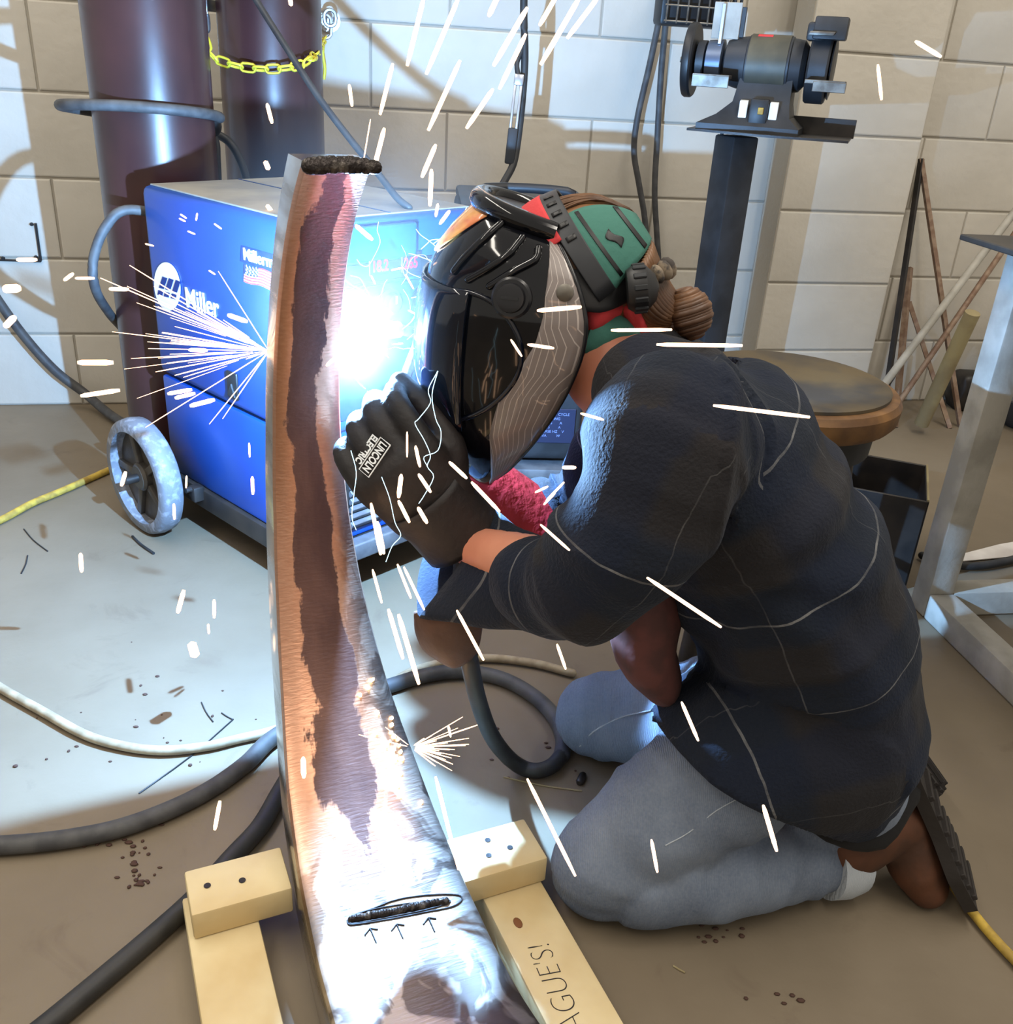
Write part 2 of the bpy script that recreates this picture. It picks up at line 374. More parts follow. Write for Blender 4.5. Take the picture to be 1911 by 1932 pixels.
# plaid wool jacket: UV in metres (around, along)
m, nt, N, L, b = node_mat('dark_plaid_wool'); uv = nd(N, 'ShaderNodeUVMap'); se = nd(N, 'ShaderNodeSeparateXYZ'); L.new(uv.outputs[0], se.inputs[0])
tc = nd(N, 'ShaderNodeTexCoord').outputs['Object']; wob = noise_n(N, L, tc, 9, 3)
def pl(coord, per, wdt, ph):
    q = math_n(N, L, 'ADD', coord, math_n(N, L, 'MULTIPLY', wob, 0.012)); f = math_n(N, L, 'FRACT', math_n(N, L, 'ADD', math_n(N, L, 'DIVIDE', q, per), ph))
    a = math_n(N, L, 'ABSOLUTE', math_n(N, L, 'SUBTRACT', f, 0.5)); return math_n(N, L, 'LESS_THAN', a, wdt / per / 2)
def band(coord, per, wdt, ph):
    f = math_n(N, L, 'FRACT', math_n(N, L, 'ADD', math_n(N, L, 'DIVIDE', coord, per), ph))
    a = math_n(N, L, 'ABSOLUTE', math_n(N, L, 'SUBTRACT', f, 0.5)); r = nd(N, 'ShaderNodeMapRange'); r.inputs[1].default_value = wdt / per / 2 + 0.08; r.inputs[2].default_value = wdt / per / 2; L.new(a, r.inputs[0]); return r.outputs[0]
la = pl(se.outputs[1], 0.135, 0.0020, 0.15); lb = pl(se.outputs[0], 0.16, 0.0016, 0.3)
fz = noise_n(N, L, tc, 260, 2); fz2 = noise_n(N, L, tc, 30, 4)
basec = mix_n(N, L, math_n(N, L, 'MULTIPLY', band(se.outputs[1], 0.135, 0.05, 0.65), 0.7), (25, 31, 42), (43, 39, 36))
basec = mix_n(N, L, math_n(N, L, 'MULTIPLY', band(se.outputs[0], 0.16, 0.06, 0.8), 0.6), basec, (22, 29, 46))
basec = mix_n(N, L, math_n(N, L, 'MULTIPLY', fz, 0.25), basec, (46, 48, 54))
ln = math_n(N, L, 'MULTIPLY', math_n(N, L, 'ADD', la, math_n(N, L, 'MULTIPLY', lb, 0.4)), math_n(N, L, 'MULTIPLY', math_n(N, L, 'POWER', fz2, 2.0), 1.5))
L.new(mix_n(N, L, ln, basec, (128, 128, 128)), b.inputs['Base Color']); b.inputs['Roughness'].default_value = 0.95; b.inputs['Specular IOR Level'].default_value = 0.15
b.inputs['Sheen Weight'].default_value = 0.12; b.inputs['Sheen Roughness'].default_value = 0.5; b.inputs['Sheen Tint'].default_value = lin((150, 155, 165))
bn = nd(N, 'ShaderNodeBump'); bn.inputs['Strength'].default_value = 0.5; bn.inputs['Distance'].default_value = 0.003; L.new(fz, bn.inputs['Height']); L.new(bn.outputs[0], b.inputs['Normal'])
M['plaid'] = m
# denim
def denim(name, c1, c2, c3):
    m, nt, N, L, b = node_mat(name); tc = nd(N, 'ShaderNodeTexCoord').outputs['Object']
    a = noise_n(N, L, tc, 7, 4, 0.6); f = noise_n(N, L, tc, 300, 2); w = nd(N, 'ShaderNodeTexWave'); w.inputs['Scale'].default_value = 150; w.inputs['Distortion'].default_value = 4; L.new(tc, w.inputs[0])
    c = ramp_n(N, L, a, [(0.35, c1), (0.65, c2)]); c = mix_n(N, L, math_n(N, L, 'MULTIPLY', f, 0.5), c, c3); L.new(c, b.inputs['Base Color'])
    b.inputs['Roughness'].default_value = 0.9; b.inputs['Specular IOR Level'].default_value = 0.2
    bn = nd(N, 'ShaderNodeBump'); bn.inputs['Strength'].default_value = 0.3; bn.inputs['Distance'].default_value = 0.002; L.new(w.outputs[1], bn.inputs['Height']); L.new(bn.outputs[0], b.inputs['Normal'])
    return m
M['denim'] = denim('faded_denim', (80, 94, 116), (116, 128, 146), (150, 156, 166))
M['denim_cuff'] = denim('pale_denim_inside', (150, 160, 172), (172, 180, 188), (190, 194, 198))
# helmet side panel: grey with thin pale zigzag lines (u across, v along)
m, nt, N, L, b = node_mat('helmet_grey_print'); uv = nd(N, 'ShaderNodeUVMap'); se = nd(N, 'ShaderNodeSeparateXYZ'); L.new(uv.outputs[0], se.inputs[0])
tri = math_n(N, L, 'PINGPONG', math_n(N, L, 'MULTIPLY', se.outputs[1], 3.0), 0.5)
tri = math_n(N, L, 'MAXIMUM', math_n(N, L, 'MINIMUM', tri, 0.36), 0.16)
q = math_n(N, L, 'FRACT', math_n(N, L, 'ADD', math_n(N, L, 'MULTIPLY', se.outputs[0], 9.0), math_n(N, L, 'MULTIPLY', tri, 6.0)))
ln = math_n(N, L, 'LESS_THAN', math_n(N, L, 'ABSOLUTE', math_n(N, L, 'SUBTRACT', q, 0.5)), 0.06)
L.new(mix_n(N, L, ln, (124, 114, 110), (176, 166, 160)), b.inputs['Base Color']); b.inputs['Roughness'].default_value = 0.35; b.inputs['Coat Weight'].default_value = 0.5
M['helmet_print'] = m
# orange-yellow brow print
M['brow'] = mat('orange_brow_print', (236, 170, 84), 0.3, col2=(214, 120, 66), scale=26, stretch=(1, 1, 3), coat=0.6)

# ================================================================== the setting
B = 0.2032
mb = MB(); mb.box((0.3, 0.6, -0.05), (4.2, 0, 0), (0, 4.0, 0), (0, 0, 0.05)); struct(mb.build('floor', M['floor'], smooth=False))

def block_mesh(w):
    bm = bmesh.new(); bmesh.ops.create_cube(bm, size=1.0)
    for v in bm.verts: v.co = V((v.co.x * w, v.co.y * 0.05, v.co.z * (B - 0.006)))
    bmesh.ops.bevel(bm, geom=[e for e in bm.edges if all(v.co.y < 0 for v in e.verts)], offset=0.004, segments=2, profile=0.6, affect='EDGES')
    me = bpy.data.meshes.new('block'); bm.to_mesh(me); bm.free(); me.materials.append(M['block']); return me
def wall(name, u0, u1, off, z1, joint, cols, stag=True):
    """mortar slab plus one object per masonry block; joint = u of a vertical joint on odd courses"""
    c = wp((u0 + u1) / 2, z1 / 2, off + 0.055)
    mb = MB(); mb.box(c, WT * ((u1 - u0) / 2), WN * 0.05, (0, 0, z1 / 2))
    w = struct(mb.build(name, M['mortar'], smooth=False)); cache = {}
    for k in range(cols):
        j0 = joint + (0.0 if k % 2 or not stag else -B); n0 = math.floor((u0 - j0) / (2 * B)); a = j0 + n0 * 2 * B
        while a < u1 - 0.01:
            s0, s1 = max(a, u0), min(a + 2 * B, u1); a += 2 * B
            wd_ = round(s1 - s0 - 0.005, 3)
            if wd_ < 0.02: continue
            if wd_ not in cache: cache[wd_] = block_mesh(wd_)
            o = bpy.data.objects.new('block', cache[wd_]); C.objects.link(o); o.parent = w
            p = wp((s0 + s1) / 2, B * (k + 0.5), off + 0.025 + random.uniform(-0.0008, 0.0012)); o.location = p - WL[w.name]; o.rotation_euler = (0, 0, WA)
            WL[o.name] = p
    return w
# joints measured in the photo: main wall odd courses (z 3..4 blocks) at WU
wall('wall_back', -2.6, 1.36, 0.0, 2.4, WU, 7)
wall('wall_pilaster', 1.325, 1.72, -0.168, 2.4, 1.322, 7, False)
wall('wall_right', 1.66, 3.6, -0.060, 2.4, 1.80 - B * 2 * 0.0, 7)

# ================================================================== welding machine
zb, zt = 0.12, 0.70
RL = V((-0.725, 1.841, 0)); U = V((0.745, -0.667, 0)); U.normalize(); Vv = V((-U.y, U.x, 0)); Z = V((0, 0, 1))
LEN, WID = 0.505, 0.40
def wm(a, b, z): return RL + U * a + Vv * b + Z * z
PK = RL.dot(Vv)
def pan(x, y, off=0.0012): return plane_pt(x, y, -Vv, -PK + off)   # on the side panel
FK = (RL + U * LEN).dot(U)
def fro(x, y, off=0.0012): return plane_pt(x, y, U, FK + off)      # on the front panel
mach = thing('welding_machine', 'big bright blue wire-feed welding machine on wheels behind the curved steel bar', 'welding machine', wm(LEN / 2, WID / 2, 0))
zs = 0.335                                                        # seam between upper cover and lower door
mb = MB(); mb.box(wm(LEN / 2, WID / 2, (zs + zt) / 2), U * (LEN / 2), Vv * (WID / 2), Z * ((zt - zs) / 2), 0.016, 3); body = mb.build('upper_cover', M['blue'], mach)
mb = MB(); mb.box(wm(LEN / 2, WID / 2 + 0.002, (zb + zs) / 2 - 0.002), U * (LEN / 2 - 0.002), Vv * (WID / 2 - 0.002), Z * ((zs - zb) / 2 - 0.003), 0.006, 2); mb.build('lower_door', M['blue'], mach)
mb = MB()
mb.box(wm(LEN / 2, WID / 2, zt + 0.001), U * (LEN / 2 - 0.018), Vv * (WID / 2 - 0.012), Z * 0.0015, 0.001, 1); mb.build('lid', M['dusty'], mach)
mb = MB(); mb.box(wm(LEN / 2, 0.20, zt + 0.0028), U * (LEN / 2 - 0.02), Vv * 0.002, Z * 0.0006); mb.build('lid_seam', M['blue_dark'], mach)
mb = MB(); mb.box(wm(LEN / 2 - 0.02, WID / 2, 0.098), U * (LEN / 2 + 0.03), Vv * (WID / 2 + 0.004), Z * 0.022, 0.004); mb.box(wm(-0.17, WID / 2 - .01, 0.085), U * 0.15, Vv * (WID / 2 - .035), Z * 0.008, 0.003); mb.build('base_tray', M['black_steel'], mach)
mb = MB(); mb.box(wm(0.13, -0.012, 0.113), U * 0.012, Vv * 0.012, Z * 0.016, 0.003); mb.lathe([(0, 0.006), (0.012, 0.006)], wm(0.13, -0.024, 0.125), -Vv, 10); mb.build('axle_bracket', M['black_steel'], mach)
# wheels
def wheel(c, ax, r, w):
    mb = MB(); mb.lathe([(-w / 2, r - 0.026), (-w / 2, r - 0.012), (-w / 2 + 0.006, r - 0.003), (0, r), (w / 2 - 0.006, r - 0.003), (w / 2, r - 0.010), (w / 2, r - 0.026)], c, ax, 48, True); tyre = mb.build('wheel', M['wheel'], mach, 50)
    mb = MB(); mb.lathe([(-0.014, 0.012), (-0.014, r - 0.027), (-0.006, r - 0.026), (-0.002, r - 0.026), (-0.002, 0.012)], c, ax, 40, True)
    for k in range(5):
        a = 2 * PI * k / 5; t = V((0, 0, 1)); e1 = V(ax).cross(t).normalized(); e2 = V(ax).cross(e1)
        d = e1 * math.cos(a) + e2 * math.sin(a); mb.box(c + d * (r * 0.5) + V(ax) * 0.002, d * (r * 0.28), V(ax).cross(d) * 0.008, V(ax) * 0.006, 0.002)
    mb.lathe([(-0.02, 0.0), (-0.02, 0.03), (0.010, 0.03), (0.016, 0.024), (0.016, 0.0)], c, ax, 24); mb.build('hub', M['hub'], tyre)
    mb = MB(); mb.lathe([(0, 0.009), (0.03, 0.009), (0.034, 0.006)], c + V(ax) * 0.012, ax, 12); mb.build('axle_end', M['black_steel'], tyre)
wheel(wm(0.012, -0.062, 0.125), -Vv, 0.125, 0.048)
wheel(wm(0.012, WID + 0.062, 0.125), Vv, 0.125, 0.048)
for b_ in (0.05, WID - 0.05):
    mb = MB(); cc = wm(LEN - 0.07, b_, 0.036); mb.lathe([(-0.013, 0.03), (-0.013, 0.034), (0.013, 0.034), (0.013, 0.03)], cc, Vv, 24, False); cw = mb.build('caster', M['black'], mach)
    mb = MB(); mb.box(wm(LEN - 0.07, b_, 0.072), U * 0.02, Vv * 0.02, Z * 0.008, 0.002); mb.build('caster_fork', M['grey'], cw)
# side panel: latch, logo, name, sticker, flag
lp = pan(440, 727); mb = MB(); mb.box(lp - Vv * 0.001, U * 0.017, Vv * 0.003, Z * 0.026, 0.003); lt = mb.build('door_latch', M['black'], mach)
mb = MB(); mb.prism([lp - Vv * 0.003 + U * 0.012 - Z * 0.02, lp - Vv * 0.003 - U * 0.012 - Z * 0.02, lp - Vv * 0.003 + U * 0.002 + Z * 0.004], -Vv * 0.004); mb.build('latch_tab', M['dark_grey'], lt)
oc = pan(315.5, 541); o1 = pan(315.5, 495); o2 = pan(341, 547)
eu = (o2 - oc); ez = (o1 - oc)
mb = MB(); mb.prism([oc + eu * math.cos(2 * PI * k / 40) * 0.98 + ez * math.sin(2 * PI * k / 40) for k in range(40)], -Vv * 0.0008); logo = mb.build('oval_logo', M['white'], mach, False)
mb = MB()
def quad(ps, n, d=0.0006): mb.prism([pan(*p_, 0.0026) for p_ in ps], n * d)
for x0, x1 in ((0, 9), (12, 21), (25, 34)):
    sk = 0.36
    def P_(x, y, base=(298, 553)): return (base[0] + x - y * 0.22, base[1] + y + x * 0.26)
    quad([P_(x0 + 2, -32), P_(x1 + 2, -31), P_(x1, -10), P_(x0, -10)], -Vv)
    quad([P_(x0, -6), P_(x1, -6), P_(x1, 3), P_(x0, 3)], -Vv)
mb.build('logo_bars', M['blue_dark'], logo, False)
b0, b1, t0_ = pan(351, 578), pan(417, 601), pan(345, 537)
sz = (b0 - t0_).length * 1.32
o = text_obj('lettering', 'Miller', b0, b1 - b0, Z, sz, M['white'], mach, bold=0.0007, shear=-0.0, sx=(b1 - b0).length / (sz * 2.42))
s0, s1, s2, s3 = pan(456, 463, 0.001), pan(540, 487, 0.001), pan(540, 523, 0.001), pan(454, 493, 0.001)
mb = MB(); mb.prism([s0, s1, s2, s3], -Vv * 0.0006); st = mb.build('name_sticker', M['blue_dark'], mach, False)
b0 = pan(459, 489, 0.002); b1 = pan(516, 506, 0.002)
sz = (pan(459, 489) - pan(459, 466)).length * 1.35
text_obj('lettering', 'Millermatic', b0, b1 - b0, Z, sz, M['white'], st, bold=0.0004, sx=(b1 - b0).length / (sz * 2.95) * 0.97)
# flag sticker
def fq(a, b_): # a along 0..1, b down 0..1
    p0 = V((462, 499)); p1 = V((524, 516)); q0 = V((460, 531)); q1 = V((520, 549)); p = p0.lerp(p1, a).lerp(q0.lerp(q1, a), b_)
    return (p.x, p.y + 1.5 * math.sin(a * 9))
flag = None; mb = MB()
for k in range(12):
    a0, a1 = k / 12, (k + 1) / 12; mb.prism([pan(*fq(a0, 0)), pan(*fq(a1, 0)), pan(*fq(a1, 1)), pan(*fq(a0, 1))], -Vv * 0.0006)
flag = mb.build('flag_sticker', M['white'], mach, False)
mb = MB()
for r_ in range(7):
    b0_, b1_ = (2 * r_) / 13, (2 * r_ + 1) / 13
    for k in range(12):
        a0, a1 = k / 12, (k + 1) / 12
        if a1 < 0.45 and b0_ < 0.5: continue
        mb.prism([pan(*fq(a0, b0_), 0.002), pan(*fq(a1, b0_), 0.002), pan(*fq(a1, b1_), 0.002), pan(*fq(a0, b1_), 0.002)], -Vv * 0.0004)
mb.build('flag_stripes', M['red_cloth'], flag, False)
mb = MB()
for k in range(5): mb.prism([pan(*fq(k / 12, 0), 0.0026), pan(*fq((k + 1) / 12, 0), 0.0026), pan(*fq((k + 1) / 12, 0.54), 0.0026), pan(*fq(k / 12, 0.54), 0.0026)], -Vv * 0.0004)
mb.build('flag_canton', M['blue_dark'], flag, False)
mb = MB()
for r_ in range(5):
    for k in range(4):
        c_ = pan(*fq(0.05 + k * 0.1 + (0.04 if r_ % 2 else 0), 0.05 + r_ * 0.105), 0.0032)
        mb.prism([c_ + (U * math.cos(q * PI / 5 + PI / 2) + Z * math.sin(q * PI / 5 + PI / 2)) * (0.0026 if q % 2 == 0 else 0.0011) for q in range(10)], -Vv * 0.0003)
mb.build('flag_stars', M['white'], flag, False)
# front panel: hood bezel, dark control strip, displays, knobs, louvres
def fbox(name, a0, a1, z0, z1, m_, parent, d=0.006, bev=0.003, dz=0.0):
    mb = MB(); c_ = wm(LEN + d / 2, (a0 + a1) / 2, (z0 + z1) / 2); mb.box(c_, Vv * ((a1 - a0) / 2), Z * ((z1 - z0) / 2), U * (d / 2), bev, 3); return mb.build(name, m_, parent)
fbox('front_hood', 0.02, 0.235, 0.632, 0.690, M['blue'], mach, 0.014, 0.0065)
fbox('control_strip', 0.015, WID - 0.015, 0.595, 0.628, M['black'], mach, 0.005)
cp = fbox('control_panel', 0.015, WID - 0.015, 0.36, 0.590, M['blue_dark'], mach, 0.004)
for px_, py_, s_ in ((715, 500, 'display'), (775, 494, 'display')):
    p_ = fro(px_, py_, 0.006); d_ = MB(); d_.box(p_, Vv * 0.022, Z * 0.017, U * 0.002, 0.001, 1); dd = d_.build('display', M['black'], mach)
    text_obj('red_digits', '18.2' if px_ < 750 else '265', p_ + U * 0.0026 - Vv * 0.018 - Z * 0.010, Vv, Z, 0.027, M['red_led'], dd, 0.0004, 0.0007, sx=0.8)
for px_, py_, r_ in ((735, 570, 0.024), (800, 565, 0.03)):
    p_ = fro(px_, py_, 0.005); d_ = MB(); d_.lathe([(0, r_), (0.003, r_), (0.004, r_ * 0.72), (0.016, r_ * 0.64), (0.018, r_ * 0.5)], p_, U, 28); kn = d_.build('control_knob', M['black'], mach)
    d_ = MB(); d_.box(p_ + U * 0.0185 + Z * r_ * 0.3, Vv * 0.0015, Z * r_ * 0.28, U * 0.0006); d_.build('knob_pointer', M['white'], kn)
fbox('front_plate', 0.02, WID - 0.02, 0.14, 0.315, M['black_steel'], mach, 0.003, 0.001)
for k in range(10):
    for a0, a1 in ((0.085, 0.15), (0.31, 0.375)):
        z_ = 0.152 + k * 0.016; mb = MB(); mb.box(wm(LEN + 0.006, (a0 + a1) / 2, z_), Vv * ((a1 - a0) / 2), Z * 0.005 + U * 0.004, U * 0.0035 - Z * 0.003, 0.001, 1); mb.build('louvre', M['grey'], mach)
p_ = wm(LEN + 0.012, 0.23, 0.27); mb = MB(); mb.lathe([(0, 0.028), (0.012, 0.028), (0.014, 0.02), (0.05, 0.018), (0.052, 0.012)], p_ - U * 0.01, U, 20); mb.build('gun_socket', M['black'], mach)
fbox('front_rail', -0.005, WID + 0.005, 0.088, 0.122, M['grey'], mach, 0.03, 0.004)
# power cord in a loop at the rear
cord = MB(); cord.tube([pan(268, 412, 0.0) + Vv * 0.06, at(238, 396, 1.86), at(198, 430, 1.84), at(176, 490, 1.83), at(180, 545, 1.84), at(204, 588, 1.97), at(224, 612, 2.12), at(250, 640, 2.26)], 0.0095, 10, 6)
cord.build('power_cord', M['rubber'], mach, 60)

# ================================================================== gas cylinders, chain, hoses
def cylinder(loc, r, label):
    t = thing('gas_cylinder', label, 'gas cylinder', loc)
    prof = [(0.0, r * 0.86), (0.012, r * 0.97), (0.03, r), (1.18, r), (1.24, r * 0.96), (1.30, r * 0.82), (1.35, r * 0.55), (1.38, r * 0.34), (1.40, r * 0.33)]
    mb = MB(); mb.lathe(prof, loc, Z, 64); mb.build('cylinder_body', M['cyl'], t, 40)
    mb = MB(); mb.lathe([(1.40, 0.03), (1.44, 0.03), (1.46, 0.02), (1.50, 0.02)], loc, Z, 16); mb.build('valve', M['steel_dull'], t); return t
c1 = V((-0.763, 2.052, 0.10)); cylinder(c1, 0.117, 'maroon gas cylinder standing right behind the blue machine, a hose looped round it')
c2 = V((-0.607, 2.40, 0.0)); cylinder(c2, 0.116, 'maroon gas cylinder by the wall held back with a yellow chain')

def pipe_thing(name, label, cat, pts, r, m_, n=12, sub=8, group=None, flat=1.0):
    mb = MB(); mb.tube(pts, r, n, sub, flat, caps='round'); return tag(mb.build(name, m_, None, 60), label, cat, group)
# hose wrapped round the near cylinder
pts = [c1 + V((0.03, 0.150, 0.655)), c1 + V((0.085, 0.120, 0.675))]
for k in range(15):
    a = math.radians(38 - k * 22); q = k / 14
    rr = 0.128 + (0.045 if 7 <= k <= 11 else 0.0) * math.sin((k - 6) / 6 * PI)
    pts.append(c1 + V((math.cos(a) * rr, math.sin(a) * rr, 0.70 + 0.045 * math.sin(q * PI) - 0.035 * q)))
pipe_thing('gas_hose', 'grey hose wrapped once round the near maroon cylinder', 'hose', pts, 0.0105, M['rubber'])
pipe_thing('air_hose', 'black hose arching down between the two maroon cylinders', 'hose', [at(404, 250, 2.22), at(432, 268, 2.2), at(452, 300, 2.2), at(466, 345, 2.2), at(470, 400, 2.2)], 0.009, M['rubber_black'])
pipe_thing('air_hose', 'black hose hugging the right edge of the near cylinder', 'hose', [at(398, 245, 2.19), at(408, 270, 2.185), at(410, 300, 2.18), at(412, 345, 2.18), at(412, 400, 2.18)], 0.0075, M['rubber_black'])
# chain
ch = thing('safety_chain', 'yellow plastic chain slung in front of the cylinder by the wall', 'chain', at(500, 128, 2.26))
def ring(mb, c, ax_l, ax_w, l, w, r, n=16):
    nrm = V(ax_l).cross(V(ax_w)).normalized(); pts = []
    for k in range(n):
        a = 2 * PI * k / n; x = math.cos(a); y = math.sin(a)
        pts.append(V(c) + V(ax_l).normalized() * (math.copysign(max(0, l - w), x) * min(1, abs(x) * 3) + w * x) + V(ax_w).normalized() * (w * y))
    vs = []; fs = []; m_ = 6
    for i in range(n):
        t = (pts[(i + 1) % n] - pts[i - 1]).normalized(); e = nrm.cross(t)
        for j in range(m_): q = 2 * PI * j / m_; vs.append(pts[i] + e * (r * math.cos(q)) + nrm * (r * math.sin(q)))
    for i in range(n):
        for j in range(m_): fs.append([i * m_ + j, i * m_ + (j + 1) % m_, ((i + 1) % n) * m_ + (j + 1) % m_, ((i + 1) % n) * m_ + j])
    return mb.add(vs, fs)
def chain(parent, pts, n, l, w, r, m_):
    P, _ = crom(pts, 30); cum = [0]
    for i in range(1, len(P)): cum.append(cum[-1] + (P[i] - P[i - 1]).length)
    def pos(s):
        for i in range(1, len(P)):
            if cum[i] >= s: return P[i - 1].lerp(P[i], (s - cum[i - 1]) / max(1e-9, cum[i] - cum[i - 1]))
        return P[-1]
    for k in range(n):
        s = (k + 0.5) / n * cum[-1]; c_ = pos(s); t = (pos(min(cum[-1], s + 0.01)) - pos(max(0, s - 0.01))).normalized()
        side = t.cross(V((0, 1, 0))).normalized(); oth = t.cross(side)
        a = side if k % 2 else (side * 0.45 + oth * 0.9).normalized()
        mb = MB(); ring(mb, c_, t, a, l, w, r); mb.build('chain_link', m_, parent, 60)
yc = 2.262
cp_ = [at(384, 52, 2.30), at(388, 78, 2.28), at(400, 105, 2.27), at(428, 119, yc), at(470, 128, yc), at(520, 130, yc), at(560, 124, 2.27), at(590, 108, 2.33), at(611, 72, 2.60)]
chain(ch, cp_, 22, 0.0165, 0.0085, 0.0028, M['chain'])
mb = MB(); ring(mb, at(614, 50, 2.62), Z, V((1, 0.3, 0)), 0.026, 0.014, 0.004); mb.build('shackle', M['galv'], ch, 60)
mb = MB(); mb.tube([at(612, 74, 2.62), at(609, 100, 2.62), at(613, 130, 2.62), at(611, 150, 2.62)], 0.004, 8, 4); mb.build('loose_end', M['chain'], ch, 60)
eb = wl(622, 38, -0.03); tt = thing('eye_bolt', 'shiny eye bolt in the wall holding the right end of the yellow chain', 'eye bolt', eb)
mb = MB(); mb.lathe([(-0.03, 0.016), (-0.024, 0.017), (-0.008, 0.017), (-0.008, 0.028), (0.0, 0.028)][::1], eb + WN * 0.028, -WN, 16); mb.lathe([(0, 0.007), (0.05, 0.007)], eb + WN * 0.03, -WN, 12); mb.build('bolt', M['galv'], tt)
mb = MB(); ring(mb, eb - WN * 0.028 + Z * 0.004, Z, WT, 0.018, 0.014, 0.0045); mb.build('eye', M['galv'], tt, 60)
sp = at(386, 30, 2.31); tt = thing('snap_hook', 'shiny snap hook at the left end of the yellow chain between the cylinders', 'hook', sp)
mb = MB(); ring(mb, at(385, 42, 2.31), Z, V((1, 0, 0)), 0.020, 0.010, 0.004); mb.build('hook', M['galv'], tt, 60)
mb = MB(); mb.box(at(384, 12, 2.31), (0.009, 0, 0), (0, 0.004, 0), Z * 0.022, 0.003); mb.build('strap_buckle', M['galv'], tt)
mb = MB(); mb.box(at(393, 10, 2.40), (0.006, 0, 0), (0, 0.06, 0), Z * 0.012, 0.003); mb.build('strap', M['black'], tt)

# hanging cables
pipe_thing('hanging_cable', 'thin black cable dropping slantwise past the far cylinder to the blue machine', 'cable', [at(448, -60, 2.0), at(483, 0, 1.98), at(540, 90, 1.92), at(600, 182, 1.86), at(660, 262, 1.82), at(715, 330, 1.78), at(748, 372, 1.74), at(772, 392, 1.72)], 0.0062, M['rubber_black'])
pipe_thing('hanging_cable', 'thick black cable hanging beside the steel clamp, bending left to the helmet', 'cable', [at(990, -50, 2.42), at(988, 20, 2.42), at(990, 110, 2.41), at(985, 190, 2.40), at(977, 262, 2.38), at(968, 310, 2.36), at(950, 345, 2.33), at(938, 372, 2.30), at(915, 430, 2.28)], [0.0088] * 9, M['rubber_black'])
cl0 = thing('electrode_clamp', 'long steel electrode clamp hanging on the thick black cable', 'clamp', at(967, 220, 2.40))
a_, b_ = at(979, 150, 2.39), at(961, 306, 2.36); dx = (b_ - a_).normalized(); sd = dx.cross(V((0, 1, 0))).normalized()
mb = MB(); mb.box(a_.lerp(b_, 0.80), dx * 0.04, sd * 0.0115, V((0, 0.009, 0)), 0.004); mb.build('grip', M['dark_grey'], cl0)
for sg in (-1, 1):
    mb = MB(); mb.box(a_.lerp(b_, 0.40) + sd * 0.007 * sg, dx * 0.066, sd * 0.0032, V((0, 0.006, 0)), 0.002); mb.build('jaw', M['galv'], cl0)
mb = MB(); mb.box(a_.lerp(b_, 0.0), dx * 0.012, sd * 0.011, V((0, 0.009, 0)), 0.003); mb.build('collar', M['galv'], cl0)
mb = MB(); mb.tube([a_, at(975, 120, 2.40), at(984, 96, 2.41), at(988, 70, 2.415)], 0.006, 8, 4); mb.build('lead', M['rubber_black'], cl0, 60)
pipe_thing('hanging_cable', 'bowed grey cable hanging on the wall, left one of the pair behind the bun', 'cable', [wl(1263, -60, -0.05), wl(1249, 10, -0.05), wl(1226, 120, -0.05), wl(1203, 220, -0.05), wl(1196, 285, -0.05), wl(1205, 345, -0.05), wl(1216, 410, -0.05), wl(1221, 480, -0.05), wl(1223, 560, -0.05), wl(1224, 640, -0.05)], 0.0085, M['rubber'])
pipe_thing('hanging_cable', 'straight grey cable hanging on the wall, right one of the pair behind the bun', 'cable', [wl(1264, -60, -0.03), wl(1257, 30, -0.03), wl(1247, 140, -0.03), wl(1240, 260, -0.03), wl(1235, 360, -0.03), wl(1239, 440, -0.03), wl(1244, 520, -0.03), wl(1248, 640, -0.03)], 0.0085, M['rubber'])
pipe_thing('wall_hose', 'thick grey hose leaning down the wall at the far left', 'hose', [wl(-60, 480, -0.04), wl(0, 572, -0.04), wl(50, 640, -0.04), wl(105, 700, -0.04), wl(160, 742, -0.05), fl(205, 780, 0.02), fl(260, 815, 0.02)], 0.0125, M['rubber'])
# black corner marks taped on the wall, far left
mk = thing('corner_frame', 'broken black corner of a frame fixed on the far left wall', 'frame', wl(40, 460, -0.01))
def wstrip(name, a, b_, w_, m_, par):
    p, q = wl(*a, -0.004), wl(*b_, -0.004); d = (q - p); s_ = d.normalized().cross(WN)
    mb = MB(); mb.box((p + q) / 2, d / 2, s_ * w_, WN * 0.004, 0.001, 1); return mb.build(name, m_, par)
wstrip('side_strip', (67, 421), (77, 492), 0.0028, M['black'], mk); wstrip('bottom_strip', (-20, 490), (78, 493), 0.0024, M['black'], mk)
for p_ in ((60, 423), (75, 490), (6, 487), (68, 485)):
    mb = MB(); mb.lathe([(0, 0.005), (0.006, 0.004)], wl(*p_, -0.004), -WN, 8); mb.build('screw', M['black'], mk)

# ================================================================== dark machine behind the helmet
dk = thing('power_source', 'dark boxy power source with a rating label, standing behind the black helmet', 'power source', (0.0, 2.1, 0))
A_ = math.radians(6); ex = V((math.cos(A_), math.sin(A_), 0)); ey = V((-math.sin(A_), math.cos(A_), 0)); oc = V((-0.005, 2.13, 0))
mb = MB(); mb.box(oc + Z * 0.405, ex * 0.145, ey * 0.17, Z * 0.265, 0.02, 3); mb.build('housing', M['dark_grey'], dk)
mb = MB(); mb.box(oc + Z * 0.672, ex * 0.142, ey * 0.165, Z * 0.012, 0.008); mb.build('lid', M['black_steel'], dk)
mb = MB(); mb.tube([oc + ex * -0.09 + ey * -0.05 + Z * 0.68, oc + ex * -0.085 + ey * -0.05 + Z * 0.705, oc + ex * 0.085 + ey * -0.05 + Z * 0.705, oc + ex * 0.09 + ey * -0.05 + Z * 0.68], 0.010, 10, 4); mb.build('handle', M['black'], dk, 60)
